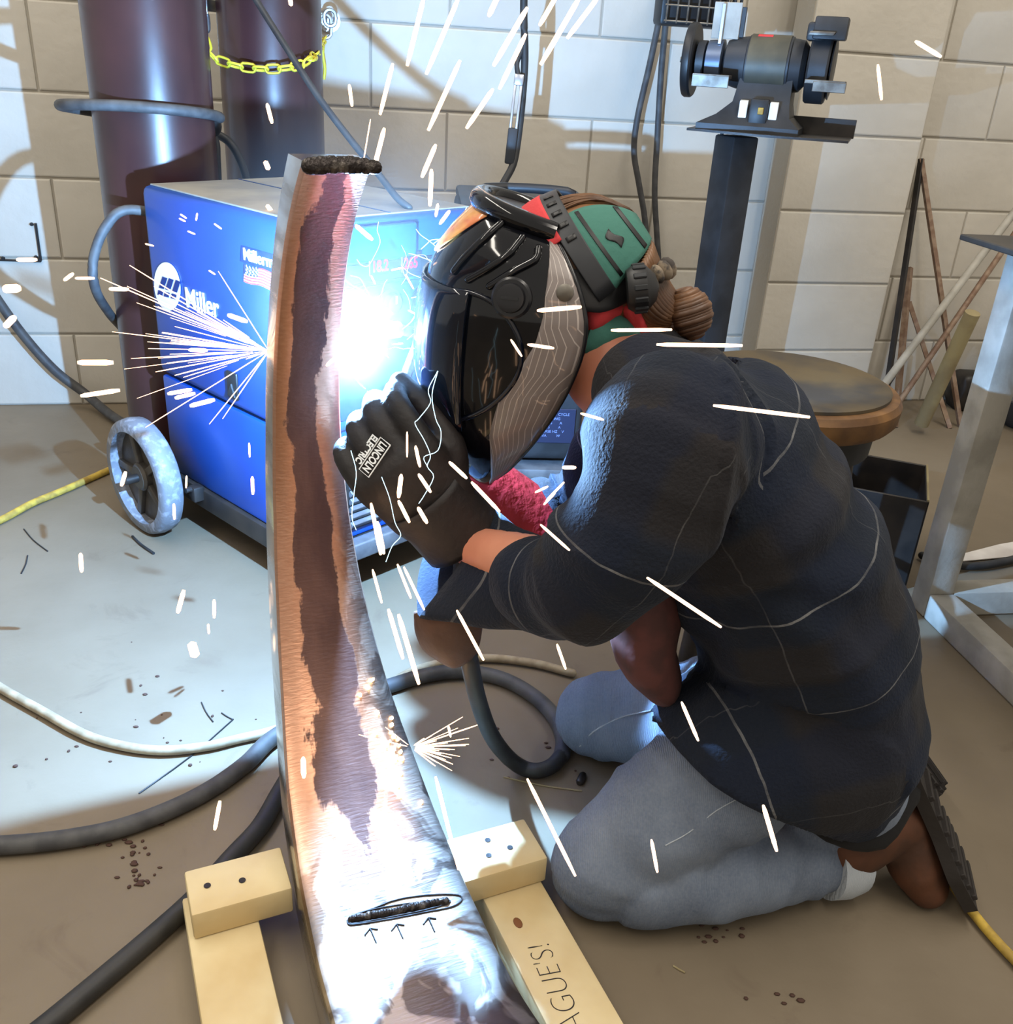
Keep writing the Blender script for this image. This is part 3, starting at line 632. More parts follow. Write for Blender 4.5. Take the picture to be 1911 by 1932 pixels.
mb = MB(); mb.box(oc - ey * 0.172 + ex * 0.085 + Z * 0.225, ex * 0.042, ey * 0.0015, Z * 0.040, 0.001, 1); lb = mb.build('rating_label', mat('dark_label', (28, 32, 56), 0.5), dk)
for k, s_ in enumerate(('DUTY CYCLE', 'RATING', 'VOLTS       A', 'AMPS        A', 'PHASE HZ    V', 'kVA         W')):
    text_obj('label_lettering', s_, oc - ey * 0.1742 + ex * (0.050 + (0.012 if k < 2 else 0)) + Z * (0.250 - k * 0.010), ex, Z, 0.0085, M['faint'], lb, 0.0002)
mb = MB(); mb.box(oc + Z * 0.115, ex * 0.165, ey * 0.19, Z * 0.012, 0.004); mb.build('cart_shelf', M['grey'], dk)
for sx in (-1, 1):
    for sy in (-1, 1):
        mb = MB(); mb.lathe([(-0.012, 0.05), (-0.012, 0.053), (0.012, 0.053), (0.012, 0.05)], oc + ex * 0.135 * sx + ey * 0.16 * sy + Z * 0.054, ex, 24); mb.build('cart_wheel', M['black'], dk)
mb = MB(); mb.box(oc + Z * 0.085, ex * 0.15, ey * 0.16, Z * 0.02, 0.004); mb.build('axle_housing', M['black_steel'], dk)

# ================================================================== bench grinder on its post
gp = V((0.478, 2.36, 0)); gr = thing('bench_grinder', 'dark bench grinder on a steel post in front of the wall pillar', 'bench grinder', gp)
pa = math.radians(28); px_, py_ = V((math.cos(pa), math.sin(pa), 0)), V((-math.sin(pa), math.cos(pa), 0))
mb = MB(); mb.box(gp + Z * 0.415, px_ * 0.036, py_ * 0.036, Z * 0.405, 0.005, 2); mb.build('post', M['dark_grey'], gr)
mb = MB(); mb.box(gp + Z * 0.006, px_ * 0.11, py_ * 0.11, Z * 0.006, 0.002); mb.build('foot_plate', M['dark_grey'], gr)
ga = math.radians(-19); gx, gy = V((math.cos(ga), math.sin(ga), 0)), V((-math.sin(ga), math.cos(ga), 0))
gc = at(1448, 122, 2.34)                                          # motor centre
def g(a, b_, c_): return gc + gx * a + gy * b_ + Z * c_
pz = 0.828 - gc.z
mb = MB(); mb.prism([g(-0.145, -0.09, pz), g(0.02, -0.125, pz), g(0.205, -0.10, pz), g(0.205, 0.09, pz), g(-0.145, 0.09, pz)], Z * 0.005); tray = mb.build('tray', M['black_steel'], gr)
mb = MB(); mb.box(g(0.13, 0.06, pz + 0.022), gx * 0.08, gy * 0.002, Z * 0.02 - gx * 0.0, 0.001, 1); mb.build('tray_lip', M['black_steel'], tray)
# cast pedestal: flared foot up to the motor
mb = MB(); n = 12
def rect(cx_, hx, hy, z_, cy=0.0): return [g(cx_ - hx, cy - hy, z_), g(cx_ + hx, cy - hy, z_), g(cx_ + hx, cy + hy, z_), g(cx_ - hx, cy + hy, z_)]
rows = [rect(-0.015, 0.112, 0.085, pz + 0.005), rect(-0.015, 0.112, 0.085, pz + 0.018), rect(-0.008, 0.080, 0.066, pz + 0.038), rect(0.004, 0.062, 0.050, pz + 0.065), rect(0.008, 0.056, 0.044, -0.02)]
vs = [p_ for r_ in rows for p_ in r_]; fs = []
for i in range(4):
    for k in range(4): fs.append([i * 4 + k, i * 4 + (k + 1) % 4, i * 4 + 4 + (k + 1) % 4, i * 4 + 4 + k])
fs += [[3, 2, 1, 0], [16, 17, 18, 19]]; mb.add(vs, fs); mb.build('pedestal', M['dark_grey'], gr, 25)
mb = MB(); mb.lathe([(-0.095, 0.030), (-0.09, 0.045), (-0.065, 0.052), (-0.045, 0.055), (-0.043, 0.058), (0.05, 0.058), (0.052, 0.055), (0.075, 0.052), (0.085, 0.04)], gc, gx, 40); mb.build('motor', M['dark_grey'], gr)
M['olive'] = mat('olive_motor_shell', (88, 84, 70), 0.5, 0.2, col2=(70, 68, 58), scale=12)
mb = MB(); mb.lathe([(-0.04, 0.0588), (-0.04, 0.0602), (0.045, 0.0602), (0.045, 0.0588)], gc, gx, 40, True); ms = mb.build('motor_shell', M['olive'], gr)
dq = (CAM - gc).normalized(); pr_ = (V((0, 0, 1)) * 0.93 + V((0, -0.36, 0))).normalized()
mb = MB(); mb.box(gc + pr_ * 0.0603 - gx * 0.018, gx * 0.016, pr_.cross(gx) * 0.006, pr_ * 0.0008); mb.build('name_badge', M['red_cloth'], ms)
mb = MB(); mb.lathe([(-0.135, 0.036), (-0.133, 0.043), (-0.100, 0.046), (-0.098, 0.036)], gc, gx, 32); M['flange'] = mat('blue_grey_flange', (92, 104, 124), 0.35, 0.5); mb.build('flange', M['flange'], gr)
mb = MB(); mb.lathe([(-0.182, 0.0), (-0.180, 0.075), (-0.176, 0.0775), (-0.164, 0.0775), (-0.160, 0.074), (-0.160, 0.03), (-0.15, 0.028), (-0.135, 0.024)], gc, gx, 48); wh = mb.build('grinding_wheel', M['black'], gr)
mb = MB(); mb.lathe([(-0.196, 0.006), (-0.182, 0.008)], gc, gx, 12); mb.build('spindle_nut', M['steel_dull'], wh)
mb = MB(); mb.lathe([(-0.160, 0.03), (-0.155, 0.042), (-0.138, 0.042), (-0.136, 0.03)], gc, gx, 32); mb.build('wheel_washer', M['dark_grey'], wh)
# right wheel in its guard
vs = []; mb = MB()
mb.lathe([(0.088, 0.03), (0.090, 0.070), (0.094, 0.073), (0.130, 0.073), (0.134, 0.069), (0.136, 0.03)], gc, gx, 40); mb.build('wheel_guard', M['dark_grey'], gr)
mb = MB(); mb.lathe([(0.136, 0.02), (0.137, 0.062), (0.140, 0.064), (0.143, 0.05), (0.143, 0.015)], gc, gx, 32); mb.build('grinding_wheel', M['black'], gr)
# spark shields and tool rests
mb = MB(); mb.box(g(-0.10, -0.02, 0.082), gx * 0.030, gy * 0.003, Z * 0.036 , 0.001, 1); mb.build('spark_shield', M['table_paint'], gr)
mb = MB(); mb.box(g(-0.108, -0.028, 0.075), gx * 0.004, gy * 0.004, Z * 0.040, 0.001, 1); mb.build('shield_arm', M['galv'], gr)
mb = MB(); mb.box(g(-0.072, -0.015, 0.08), gx * 0.012, gy * 0.003, Z * 0.03, 0.001, 1); mb.build('shield_bracket', M['dark_grey'], gr)
mb = MB(); mb.box(g(0.125, -0.045, 0.075), gx * 0.034, gy * 0.028, Z * 0.022 + gy * 0.004, 0.004); mb.box(g(0.095, -0.03, 0.068), gx * 0.018, gy * 0.025, Z * 0.018, 0.006); sh = mb.build('spark_shield', M['dark_grey'], gr)
mb = MB(); mb.box(g(0.11, -0.075, 0.064), gx * 0.026, gy * 0.008, Z * 0.004 + gx * 0.002, 0.002); mb.build('shield_clip', M['steel_dull'], sh)
mb = MB(); mb.box(g(-0.105, -0.085, -0.030), gx * 0.040, gy * 0.020, Z * 0.004, 0.001, 1); mb.box(g(-0.105, -0.103, -0.040), gx * 0.040, gy * 0.003, Z * 0.012, 0.001, 1); mb.build('tool_rest', M['steel_dull'], gr)
mb = MB(); mb.box(g(0.135, -0.080, -0.028), gx * 0.042, gy * 0.020, Z * 0.004, 0.001, 1); mb.box(g(0.145, -0.098, -0.037), gx * 0.034, gy * 0.003, Z * 0.010, 0.001, 1); mb.build('tool_rest', M['steel_dull'], gr)
mb = MB(); mb.box(g(0.005, -0.066, pz + 0.048), gx * 0.020, gy * 0.012, Z * 0.026, 0.003); sw = mb.build('switch_box', M['black'], gr)
mb = MB(); mb.box(g(0.010, -0.080, pz + 0.050), gx * 0.006, gy * 0.003, Z * 0.007, 0.001, 1); mb.build('switch', M['yellow'], sw)
for sx in (-0.030, 0.036):
    mb = MB(); mb.box(g(sx, -0.064, pz + 0.045), gx * 0.009, gy * 0.006 + Z * 0.001, Z * 0.024, 0.001, 1); mb.build('warning_label', M['white'], sw)
pipe_thing('grinder_cord', 'thin black cord hanging below the grinder tray', 'cord', [at(1362, 246, 2.36), at(1361, 290, 2.38), at(1365, 330, 2.40), at(1372, 370, 2.42)], 0.0042, M['rubber_black'])
# caged lamp above it
cg = thing('wire_cage', 'dark box with a wire cage front, mounted above the grinder', 'cage', at(1325, 10, 2.55))
cgx = WT; o_ = at(1322, -15, 2.60)
mb = MB(); mb.box(o_ + WN * 0.05, WT * 0.088, WN * 0.03, Z * 0.075, 0.01); mb.build('cage_box', M['black'], cg)
for k in range(7):
    mb = MB(); mb.tube([o_ - WN * 0.0 + WT * (-0.08 + k * 0.0267) + Z * 0.075, o_ + WT * (-0.08 + k * 0.0267) - Z * 0.07], 0.0022, 6, 1); mb.build('cage_wire', M['steel_dull'], cg)
for k in range(5):
    mb = MB(); mb.tube([o_ - WT * 0.085 + Z * (0.07 - k * 0.034), o_ + WT * 0.085 + Z * (0.07 - k * 0.034)], 0.0022, 6, 1); mb.build('cage_wire', M['steel_dull'], cg)
for k in range(2):
    mb = MB(); mb.tube([o_ + WT * (0.06 + k * 0.02) - WN * 0.02 + Z * 0.08, o_ + WT * (0.06 + k * 0.02) - WN * 0.03 - Z * 0.03, o_ + WT * (0.064 + k * 0.02) - WN * 0.02 - Z * 0.062, o_ + WT * (0.085 + k * 0.02) - WN * 0.0 - Z * 0.055, o_ + WT * (0.09 + k * 0.02) + Z * 0.03], 0.004, 8, 5); mb.build('cage_loop', M['dark_grey'], cg, 60)

# ================================================================== stool
sc_ = V((0.448, 1.505, 0)); st = thing('shop_stool', 'round worn wooden stool with a stained seat, behind the kneeling person', 'stool', sc_)
mb = MB(); mb.lathe([(0.452, 0.150), (0.452, 0.172), (0.462, 0.180), (0.486, 0.182), (0.496, 0.176), (0.498, 0.160)], sc_, Z, 56); mb.build('seat_rim', M['wood_rim'], st)
mb = MB(); mb.lathe([(0.498, 0.10), (0.498, 0.163), (0.503, 0.163), (0.505, 0.158), (0.502, 0.08), (0.501, 0.0)], sc_, Z, 56); mb.build('seat_pad', M['seat_pad'], st)
mb = MB(); mb.lathe([(0.40, 0.13), (0.402, 0.148), (0.452, 0.152), (0.452, 0.13)], sc_, Z, 40); mb.build('seat_skirt', M['dark_grey'], st)
for k in range(4):
    a = PI / 4 + k * PI / 2; d = V((math.cos(a), math.sin(a), 0))
    mb = MB(); mb.tube([sc_ + d * 0.12 + Z * 0.42, sc_ + d * 0.165 + Z * 0.01], 0.0165, 12, 1); mb.build('leg', M['black_steel'], st)
mb = MB(); mb.lathe([(0.19, 0.139), (0.19, 0.150), (0.202, 0.150), (0.202, 0.139)], sc_, Z, 40, True); mb.build('foot_ring', M['black_steel'], st)

# open dark box on the floor behind the back
bx = V((0.775, 1.865, 0)); bt = thing('open_box', 'open black box with folded flaps on the floor behind the jacket', 'box', bx)
ba = math.radians(-20); b1, b2 = V((math.cos(ba), math.sin(ba), 0)), V((-math.sin(ba), math.cos(ba), 0))
for nm, c_, hx, hz in (('front_wall', bx - b2 * 0.105, b1 * 0.105, 0.10), ('back_wall', bx + b2 * 0.105, b1 * 0.105, 0.10)):
    mb = MB(); mb.box(c_ + Z * 0.102, hx, b2 * 0.003, Z * hz, 0.001, 1); mb.build(nm, M['black_steel'], bt)
for sg in (-1, 1):
    mb = MB(); mb.box(bx + b1 * 0.105 * sg + Z * 0.102, b1 * 0.003, b2 * 0.105, Z * 0.10, 0.001, 1); mb.build('side_wall', M['black_steel'], bt)
mb = MB(); mb.box(bx + Z * 0.004, b1 * 0.102, b2 * 0.102, Z * 0.003); mb.build('bottom', M['black_steel'], bt)
mb = MB(); mb.box(bx + b1 * 0.1053 + Z * 0.203, b1 * 0.002, b2 * 0.105, Z * 0.002); mb.build('torn_edge', M['tan'], bt)

# ================================================================== steel table at the right
tb = thing('work_table', 'grey-painted tube-frame table with a dark steel plate top at the right edge', 'table', fl(1725, 1155))
q0 = fl(1727, 1152); dxx = (fl(1911, 1113) - fl(1735, 1150)).normalized(); dyy = (fl(1911, 1330) - q0).normalized()
dxx = V((0.985, 0.17, 0)).normalized(); dyy = V((0.17, -0.985, 0)).normalized()
h_ = 0.0265
def tp(a, b_, z_): return q0 + dxx * (a + h_) + dyy * (b_ + 0.0) + Z * z_
LX, LY, TZ = 0.8, 0.75, 0.71
for a, b_ in ((0, 0), (LX, 0), (0, LY), (LX, LY)):
    mb = MB(); mb.box(tp(a, b_, TZ / 2 + 0.001), dxx * h_, dyy * h_, Z * (TZ / 2), 0.004, 2); mb.build('leg', M['table_paint'], tb)
for (a0, b0_, a1, b1_) in ((0, 0, LX, 0), (0, 0, 0, LY), (LX, 0, LX, LY), (0, LY, LX, LY)):
    for z_, nm in ((h_ + 0.001, 'lower_rail'), (TZ - h_, 'top_rail')):
        p, q = tp(a0, b0_, z_), tp(a1, b1_, z_); d = (q - p).normalized(); sd = d.cross(Z)
        mb = MB(); mb.box((p + q) / 2, d * ((q - p).length / 2 - h_ - 0.0005), sd * h_, Z * h_, 0.004, 2); mb.build(nm, M['table_paint'], tb)
mb = MB(); mb.box(tp(LX / 2, LY / 2, TZ + 0.006), dxx * (LX / 2 + 0.09), dyy * (LY / 2 + 0.075), Z * 0.005, 0.002, 1); mb.build('table_top', M['table_top'], tb)

# long bars leaning in the corner
def lean(name, label, p, q, r, m_, n=8, cat='bar'):
    mb = MB(); mb.tube([p, q], r, n, 1); return tag(mb.build(name, m_, None, 40), label, cat)
lean('steel_pipe', 'long pale pipe leaning to the right across the corner', fl(1600, 815, 0.012), wl(1935, 372, -0.12), 0.0115, M['table_paint'], 14, 'pipe')
lean('steel_pipe', 'reddish rusty pipe leaning just below the long pale one', fl(1668, 800, 0.01), wl(1945, 395, -0.16), 0.0085, M['rust'], 12, 'pipe')
lean('steel_rod', 'thin short grey rod beside the foot of the long pale pipe', fl(1624, 806, 0.008), wl(1712, 672, -0.085), 0.005, M['grey'], 8, 'rod')
lean('flat_bar', 'dark flat bar along the pillar edge, standing in for its shadowed gap and bars', fl(1662, 806, 0.0), wl(1738, 300, -0.085), 0.0095, M['black_steel'], 4)  # dark bar stands in for the shadowed gap along the pillar edge
lean('flat_bar', 'brown bar standing in the corner next to the dark one', fl(1688, 806, 0.0), wl(1716, 505, -0.085), 0.011, M['rust'], 4)
lean('angle_bar', 'thin dark angle leaning left against the corner wall', fl(1812, 806, 0.0), wl(1737, 300, -0.085), 0.009, M['rust'], 4)
lean('wood_strip', 'dark strip leaning left at the foot of the corner wall', fl(1792, 808, 0.0), wl(1715, 570, -0.085), 0.009, M['rust'], 4, 'strip')
lean('cardboard_tube', 'fat tan tube leaning behind the table leg', fl(1738, 800, 0.03), at(1835, 590, 2.62), 0.021, M['tan'], 20, 'tube')
mb = MB(); mb.box(fl(1822, 770) + Z * 0.062, (0.055, 0, 0.0), (0, 0.05, 0), (0, 0, 0.06), 0.02, 3); mb.box(fl(1800, 765) + Z * 0.045, (0.03, 0.01, 0.02), (0, 0.04, 0), (-.02, 0, 0.045), 0.012, 2); tag(mb.build('scrap_pile', M['black_steel'], None, 40), 'dark lump of scrap behind the table leg beside the tan tube', 'scrap')
# white crumpled bag in a dark bin
bg_c = fl(1975, 800); bn_ = thing('waste_bin', 'low grey bin at the right edge stuffed with a crumpled white bag', 'bin', bg_c)
mb = MB(); mb.lathe([(0.0, 0.12), (0.004, 0.16), (0.05, 0.195), (0.09, 0.20), (0.09, 0.185), (0.01, 0.15)], bg_c, Z, 40); mb.build('bin_body', M['dark_grey'], bn_)
vs, fs = ellipsoid(bg_c + Z * 0.20, (0.20, 0, 0), (0, 0.20, 0), (0, 0, 0.20), 60, 40)
vs = [p + (p - bg_c - Z * 0.20).normalized() * (0.05 * abs(noise.noise(p * 11)) + 0.03 * abs(noise.noise(p * 26)) + 0.012 * noise.noise(p * 60) - 0.02) for p in vs]
mb = MB(); mb.add(vs, fs); mb.build('crumpled_bag', M['paper'], bn_, True)
# dark mat with a pale sheet behind the table
p_ = [fl(*q, 0.003) for q in ((1790, 1062), (1900, 1052), (2010, 1020), (1990, 1010), (1885, 1028), (1800, 1050))]
mb = MB(); mb.prism(p_, Z * 0.002); tag(mb.build('paper_sheet', M['paper'], None, False), 'pale sheet lying on the floor behind the table rail', 'paper')
pipe_thing('floor_hose', 'black hose curving over the floor behind the table rail', 'hose', [fl(1740, 1048, 0.012), fl(1785, 1062, 0.012), fl(1840, 1068, 0.012), fl(1911, 1056, 0.012), fl(2000, 1030, 0.012)], 0.009, M['rubber_black'])

# ================================================================== cables and hoses on the floor
pipe_thing('welding_cable', 'thick grey cable sweeping over the floor to a loop at the knees', 'cable',
  [fl(-700, 1560, .013), fl(-350, 1590, .013), fl(-90, 1598, .013), fl(0, 1595, .013), fl(110, 1585, .013), fl(220, 1564, .013), fl(320, 1528, .013), fl(400, 1487, .013), fl(465, 1440, .013), fl(510, 1396, .013), fl(580, 1352, .013), fl(660, 1316, .013), fl(735, 1294, .013), fl(800, 1275, .013), fl(870, 1267, .013), fl(945, 1280, .013), fl(1005, 1312, .013), fl(1045, 1352, .013), fl(1062, 1395, .013), fl(1060, 1425, .013)], 0.0125, M['rubber'])
pipe_thing('floor_hose', 'dusty beige hose curving over the blue-lit floor at left', 'hose', [fl(-600, 1000, .009), fl(-300, 1110, .009), fl(-90, 1240, .009), fl(0, 1297, .009), fl(80, 1342, .009), fl(160, 1386, .009), fl(235, 1408, .009), fl(310, 1416, .009), fl(390, 1408, .009), fl(450, 1394, .009), fl(510, 1380, .009), fl(590, 1352, .009), fl(700, 1310, .009), fl(790, 1262, .009), fl(900, 1242, .009), fl(1000, 1250, .009), fl(1080, 1270, .009)], 0.0072, M['hose_beige'])
pipe_thing('welding_cable', 'dark cable running from the bottom edge up behind the left wooden block', 'cable', [fl(-500, 2400, .013), fl(-200, 2180, .013), fl(20, 1990, .013), fl(100, 1925, .013), fl(190, 1850, .013), fl(290, 1765, .013), fl(370, 1692, .013), fl(440, 1615, .013), fl(490, 1560, .013), fl(525, 1500, .013), fl(560, 1440, .013)], 0.0125, M['rubber_black'])
pipe_thing('yellow_hose', 'yellow hose on the floor running into the wheel at left', 'hose', [fl(-600, 1150, .008), fl(-300, 1100, .008), fl(-80, 1015, .008), fl(0, 982, .008), fl(60, 950, .008), fl(120, 925, .008), fl(185, 896, .008), fl(240, 872, .008)], 0.0078, M['yellow'])
pipe_thing('yellow_hose', 'yellow hose on the floor leading from the boot to the lower right corner', 'hose', [fl(1745, 1590, .008), fl(1785, 1652, .008), fl(1830, 1715, .008), fl(1880, 1775, .008), fl(1960, 1860, .008)], 0.0062, M['yellow'])
# bits on the floor
def wire(a, b_, label, r=0.0011, m_='dark_grey'):
    p, q = fl(*a, r), fl(*b_, r); mb = MB(); mid = p.lerp(q, .5) + V((q - p)).cross(Z) * 0.03; mb.tube([p, mid, q], r, 6, 3); tag(mb.build('wire_offcut', M[m_], None, 60), label, 'wire')
wire((262, 1497), (440, 1357), 'long fine wire lying across the two left floor hoses', 0.0012)
wire((380, 1325), (402, 1362), 'short bent wire on the blue-lit floor, left of two near the steel bar')
wire((418, 1345), (440, 1358), 'short wire on the blue-lit floor, right of two near the steel bar')
wire((45, 998), (90, 1040), 'thin wire on the floor in front of the wheel, far left', 0.0014)
wire((40, 1082), (52, 1048), 'short wire stub on the floor at far left below the thin wire', 0.0014)
wire((950, 1466), (1098, 1492), 'pale straight wire on the floor under the gun cable', 0.0012, 'tan')
wire((1270, 1822), (1292, 1835), 'tiny pale wire on the bare floor in front of the knee', 0.0012, 'tan')
wire((250, 1012), (290, 1044), 'flat dark chip under the wheel', 0.003)
p, q = fl(1092, 1478, .005), fl(1105, 1452, .005); mb = MB(); mb.lathe([(0, .004), (0.004, .006), (.018, .006), (.022, .0045)], p, q - p, 10); tag(mb.build('bolt_stub', M['black_steel'], None), 'small dark bolt stub on the floor by the far knee', 'bolt')
mb = MB(); rnd = random.Random(3)
for (cx_, cy_, sx, sy, n) in ((255, 1620, 40, 55, 26), (265, 1665, 18, 9, 14), (200, 1590, 30, 12, 8), (1650, 1490, 60, 20, 5), (1480, 1870, 60, 20, 5), (250, 1380, 200, 120, 24), (700, 1700, 4, 4, 1), (1350, 1760, 80, 20, 10), (1000, 1430, 90, 40, 12)):
    for k in range(n):
        p = fl(cx_ + rnd.gauss(0, 1) * sx * .6, cy_ + rnd.gauss(0, 1) * sy * .6); r = rnd.uniform(.0012, .0036)
        vs, fs = ellipsoid(p + Z * r * .4, (r * rnd.uniform(.7, 1.8), 0, 0), (0, r, 0), (0, 0, r * .5), 6, 4); mb.add(vs, fs)
M['crumb'] = mat('rust_crumb', (70, 46, 36), 0.8)
tag(stuff(mb.build('floor_debris', M['crumb'], None, True)), 'dark rust crumbs and grit scattered over the concrete floor', 'debris')

# ================================================================== curved steel bar standing on end, and its wooden stands
BX = V((-0.0646, 0.6754, 0)); BA, BR, BZ = 0.4376, 0.421, 0.5111
BD = V((-math.sin(BA), math.cos(BA), 0)); BN = V((BD.y, -BD.x, 0))
def bf(n_, d_, z_=0.0): return BX + BN * n_ + BD * d_ + Z * z_
TH0, TH1, NT, TK = -0.72, 2.535, 96, 0.086
def bc(th): return BX + BD * (BR * math.sin(th)) + Z * (BZ - BR * math.cos(th))
def brad(th): return BD * math.sin(th) - Z * math.cos(th)
WT_TH = [-.9, -.4, -.15, .1, .35, .6, .85, 1.1, 1.35, 1.6, 1.85, 2.1, 2.35, 2.6]
WT_W = [.200, .193, .187, .1856, .1772, .160, .1335, .1122, .095, .0829, .076, .0709, .0668, .064]
ZCUT = BZ - BR * math.cos(TH1)
bar = thing('curved_steel_bar', 'tall curved steel bar with brown and bright ground faces, being welded at its right edge', 'steel bar', bf(0, 0.1))
vs, fs, uvs, mi = [], [], [], []; K = 14; RC = 0.009
for i in range(NT + 1):
    th = TH0 + (TH1 - TH0) * i / NT; c_, r_ = bc(th), brad(th); w = float(np.interp(th, WT_TH, WT_W)); tk = TK * (0.55 + 0.45 * min(1, max(0, (1.9 - th) / 1.4)))
    sec = [(-w / 2, tk)]
    for q in (0, .5, 1): a = q * PI / 2; sec.append((-w / 2 + RC * (1 - math.cos(a)) , RC * (1 - math.sin(a))))
    for q in range(1, 7): x = -w / 2 + RC + (w - 2 * RC) * q / 7; sec.append((x, 0.0018 * (1 - (2 * x / w) ** 2) * -1))
    for q in (0, .5, 1): a = q * PI / 2; sec.append((w / 2 - RC * (1 - math.sin(a)), RC * (1 - math.cos(a))))
    sec.append((w / 2, tk))
    for x, y in sec:
        te = math.acos((BZ - ZCUT) / (BR + y)); f = max(0.0, (i / NT - 0.6) / 0.4); t2 = th + (te - TH1) * f * f
        vs.append(BX + BN * x + BD * ((BR + y) * math.sin(t2)) + Z * (BZ - (BR + y) * math.cos(t2))); uvs.append((x / w + 0.5, i / NT))
K = len(sec)
for i in range(NT):
    for k in range(K):
        k2 = (k + 1) % K; fs.append([i * K + k, (i + 1) * K + k, (i + 1) * K + k2, i * K + k2]); mi.append(0 if 1 <= k <= K - 3 else 1)
fs.append([k for k in range(K)]); mi.append(1); fs.append([NT * K + k for k in range(K)][::-1]); mi.append(1)
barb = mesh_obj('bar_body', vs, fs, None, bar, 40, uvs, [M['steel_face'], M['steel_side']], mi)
bm = bmesh.new(); bm.from_mesh(barb.data); bmesh.ops.recalc_face_normals(bm, faces=bm.faces[:]); bm.to_mesh(barb.data); bm.free()
bvb = bvh_of(barb)
M['bead'] = mat('weld_bead', (44, 38, 36), 0.35, 0.7, col2=(120, 112, 104), scale=60, lo=0.5, hi=0.7, bump=0.5, bscale=200)
def bead(pts, r, n, name, par, m_):
    mb = MB(); rn = random.Random(len(name) + n); P, _ = crom(pts, 12); t_ax = (P[-1] - P[0]).normalized()
    for k in range(n):
        s = k / (n - 1) * (len(P) - 1); i = min(int(s), len(P) - 2); p = P[i].lerp(P[i + 1], s - i); rr = r * rn.uniform(.8, 1.2)
        e = t_ax.cross(FWD).normalized(); v_, f_ = ellipsoid(p, t_ax * rr * .9, e * rr, t_ax.cross(e) * rr * .7, 10, 7); mb.add(v_, f_)
    return mb.build(name, m_, par, True)
thT = TH1; w = float(np.interp(thT, WT_TH, WT_W)); cT = bc(thT) + brad(thT) * 0.001 - Z * 0.004
bead([cT - BN * (w / 2 - .002), cT + brad(thT) * .002, cT + BN * (w / 2 - .001)], 0.0075, 26, 'weld_bead', bar, M['bead'])
hp = lambda x, y, o=0.0006: hit(bvb, x, y, o)
def on_bar(pl_): return [p for p in (hp(*q, 0.0008) for q in pl_) if p is not None]
bead(on_bar([(662, 1736), (700, 1729), (740, 1722), (780, 1713), (815, 1706), (840, 1702)]), 0.0052, 40, 'weld_bead', bar, M['bead'])
def ink(pl_, name='marker_line', r=0.0009, sub=6):
    P = on_bar(pl_)
    if len(P) > 1:
        mb = MB(); mb.tube(P, r, 6, sub); mb.build(name, M['ink'], bar, 60)
ink([(655, 1738), (664, 1729), (700, 1716), (745, 1699), (790, 1691), (835, 1688), (866, 1690), (870, 1700), (850, 1712), (800, 1722), (740, 1734), (690, 1742), (660, 1745), (655, 1738)])
ink([(658, 1740), (670, 1726), (720, 1713), (780, 1704), (838, 1698), (846, 1704), (800, 1718), (720, 1734), (668, 1743), (658, 1740)])
for cx_, cy_ in ((698, 1752), (748, 1744), (808, 1732)):
    ink([(cx_ + 12, cy_ + 27), (cx_, cy_)], sub=3); ink([(cx_ - 10, cy_ + 13), (cx_, cy_), (cx_ + 15, cy_ + 2)], sub=1)

ws = thing('wooden_stand', 'pine block stand left of the steel bar, two screws in its cap board', 'wooden stand', bf(-0.17, 0.0))
def board(name, n0, n1, d0, d1, z0, z1, par):
    mb = MB(); mb.box(bf((n0 + n1) / 2, (d0 + d1) / 2, (z0 + z1) / 2), BN * ((n1 - n0) / 2), BD * ((d1 - d0) / 2), Z * ((z1 - z0) / 2), 0.003, 2); return mb.build(name, M['pine'], par)
cap = board('cap_board', -0.204, -0.0925, 0.166, 0.234, 0.0385, 0.077, ws); board('leg_board', -0.210, -0.132, -0.40, 0.232, 0.0, 0.038, ws)
def screw(px, par, r=0.004):
    p = fl(px[0], px[1], 0.0775); mb = MB(); mb.lathe([(0, r), (0.0006, r), (0.0006, r * .5), (0.0002, 0)], p, Z, 12); mb.build('screw', M['ink'], par)
screw((391, 1671), cap); screw((457, 1661), cap)
ws2 = thing('wooden_stand', 'pine block stand right of the steel bar with handwriting on its lower board', 'wooden stand', bf(0.16, 0.0))
cap2 = board('cap_board', 0.0945, 0.205, 0.104, 0.175, 0.0385, 0.077, ws2); lg2 = board('leg_board', 0.122, 0.200, -0.40, 0.172, 0.0, 0.038, ws2)
for q in ((922, 1614), (962, 1599), (920, 1585)): screw(q, cap2, 0.0036)
p0 = fl(1108, 1940, 0.0384); p1 = fl(1032, 1770, 0.0384)
text_obj('handwriting', "AGUE'S!", p0, p1 - p0, -BN, 0.040, M['ink'], lg2, 0.0002, -0.0013, 0.1, 0.80)
p_ = fl(977, 1741, 0.0384); mb = MB(); vs, fs = ellipsoid(p_, BD * .008, BN * .005, Z * .0004, 12, 6); mb.add(vs, fs); M['knot'] = mat('wood_knot', (120, 74, 40), 0.7); mb.build('knot', M['knot'], lg2, True)

# welding arc, modelled as a glowing body
mb = MB(); vs, fs = ellipsoid(ARC, (0.006, 0, 0), (0, 0.006, 0), (0, 0, 0.0082), 16, 10); mb.add(vs, fs)
ao = tag(mb.build('welding_arc', M['arc'], None, True), 'blinding blue-white welding arc at the right edge of the curved steel bar', 'welding arc')

# ================================================================== the kneeling welder
per = thing('person', 'person kneeling in a dark plaid wool jacket and jeans, welding under a black helmet', 'person', V((0.3, 1.0, 0)))
YM = 1.0
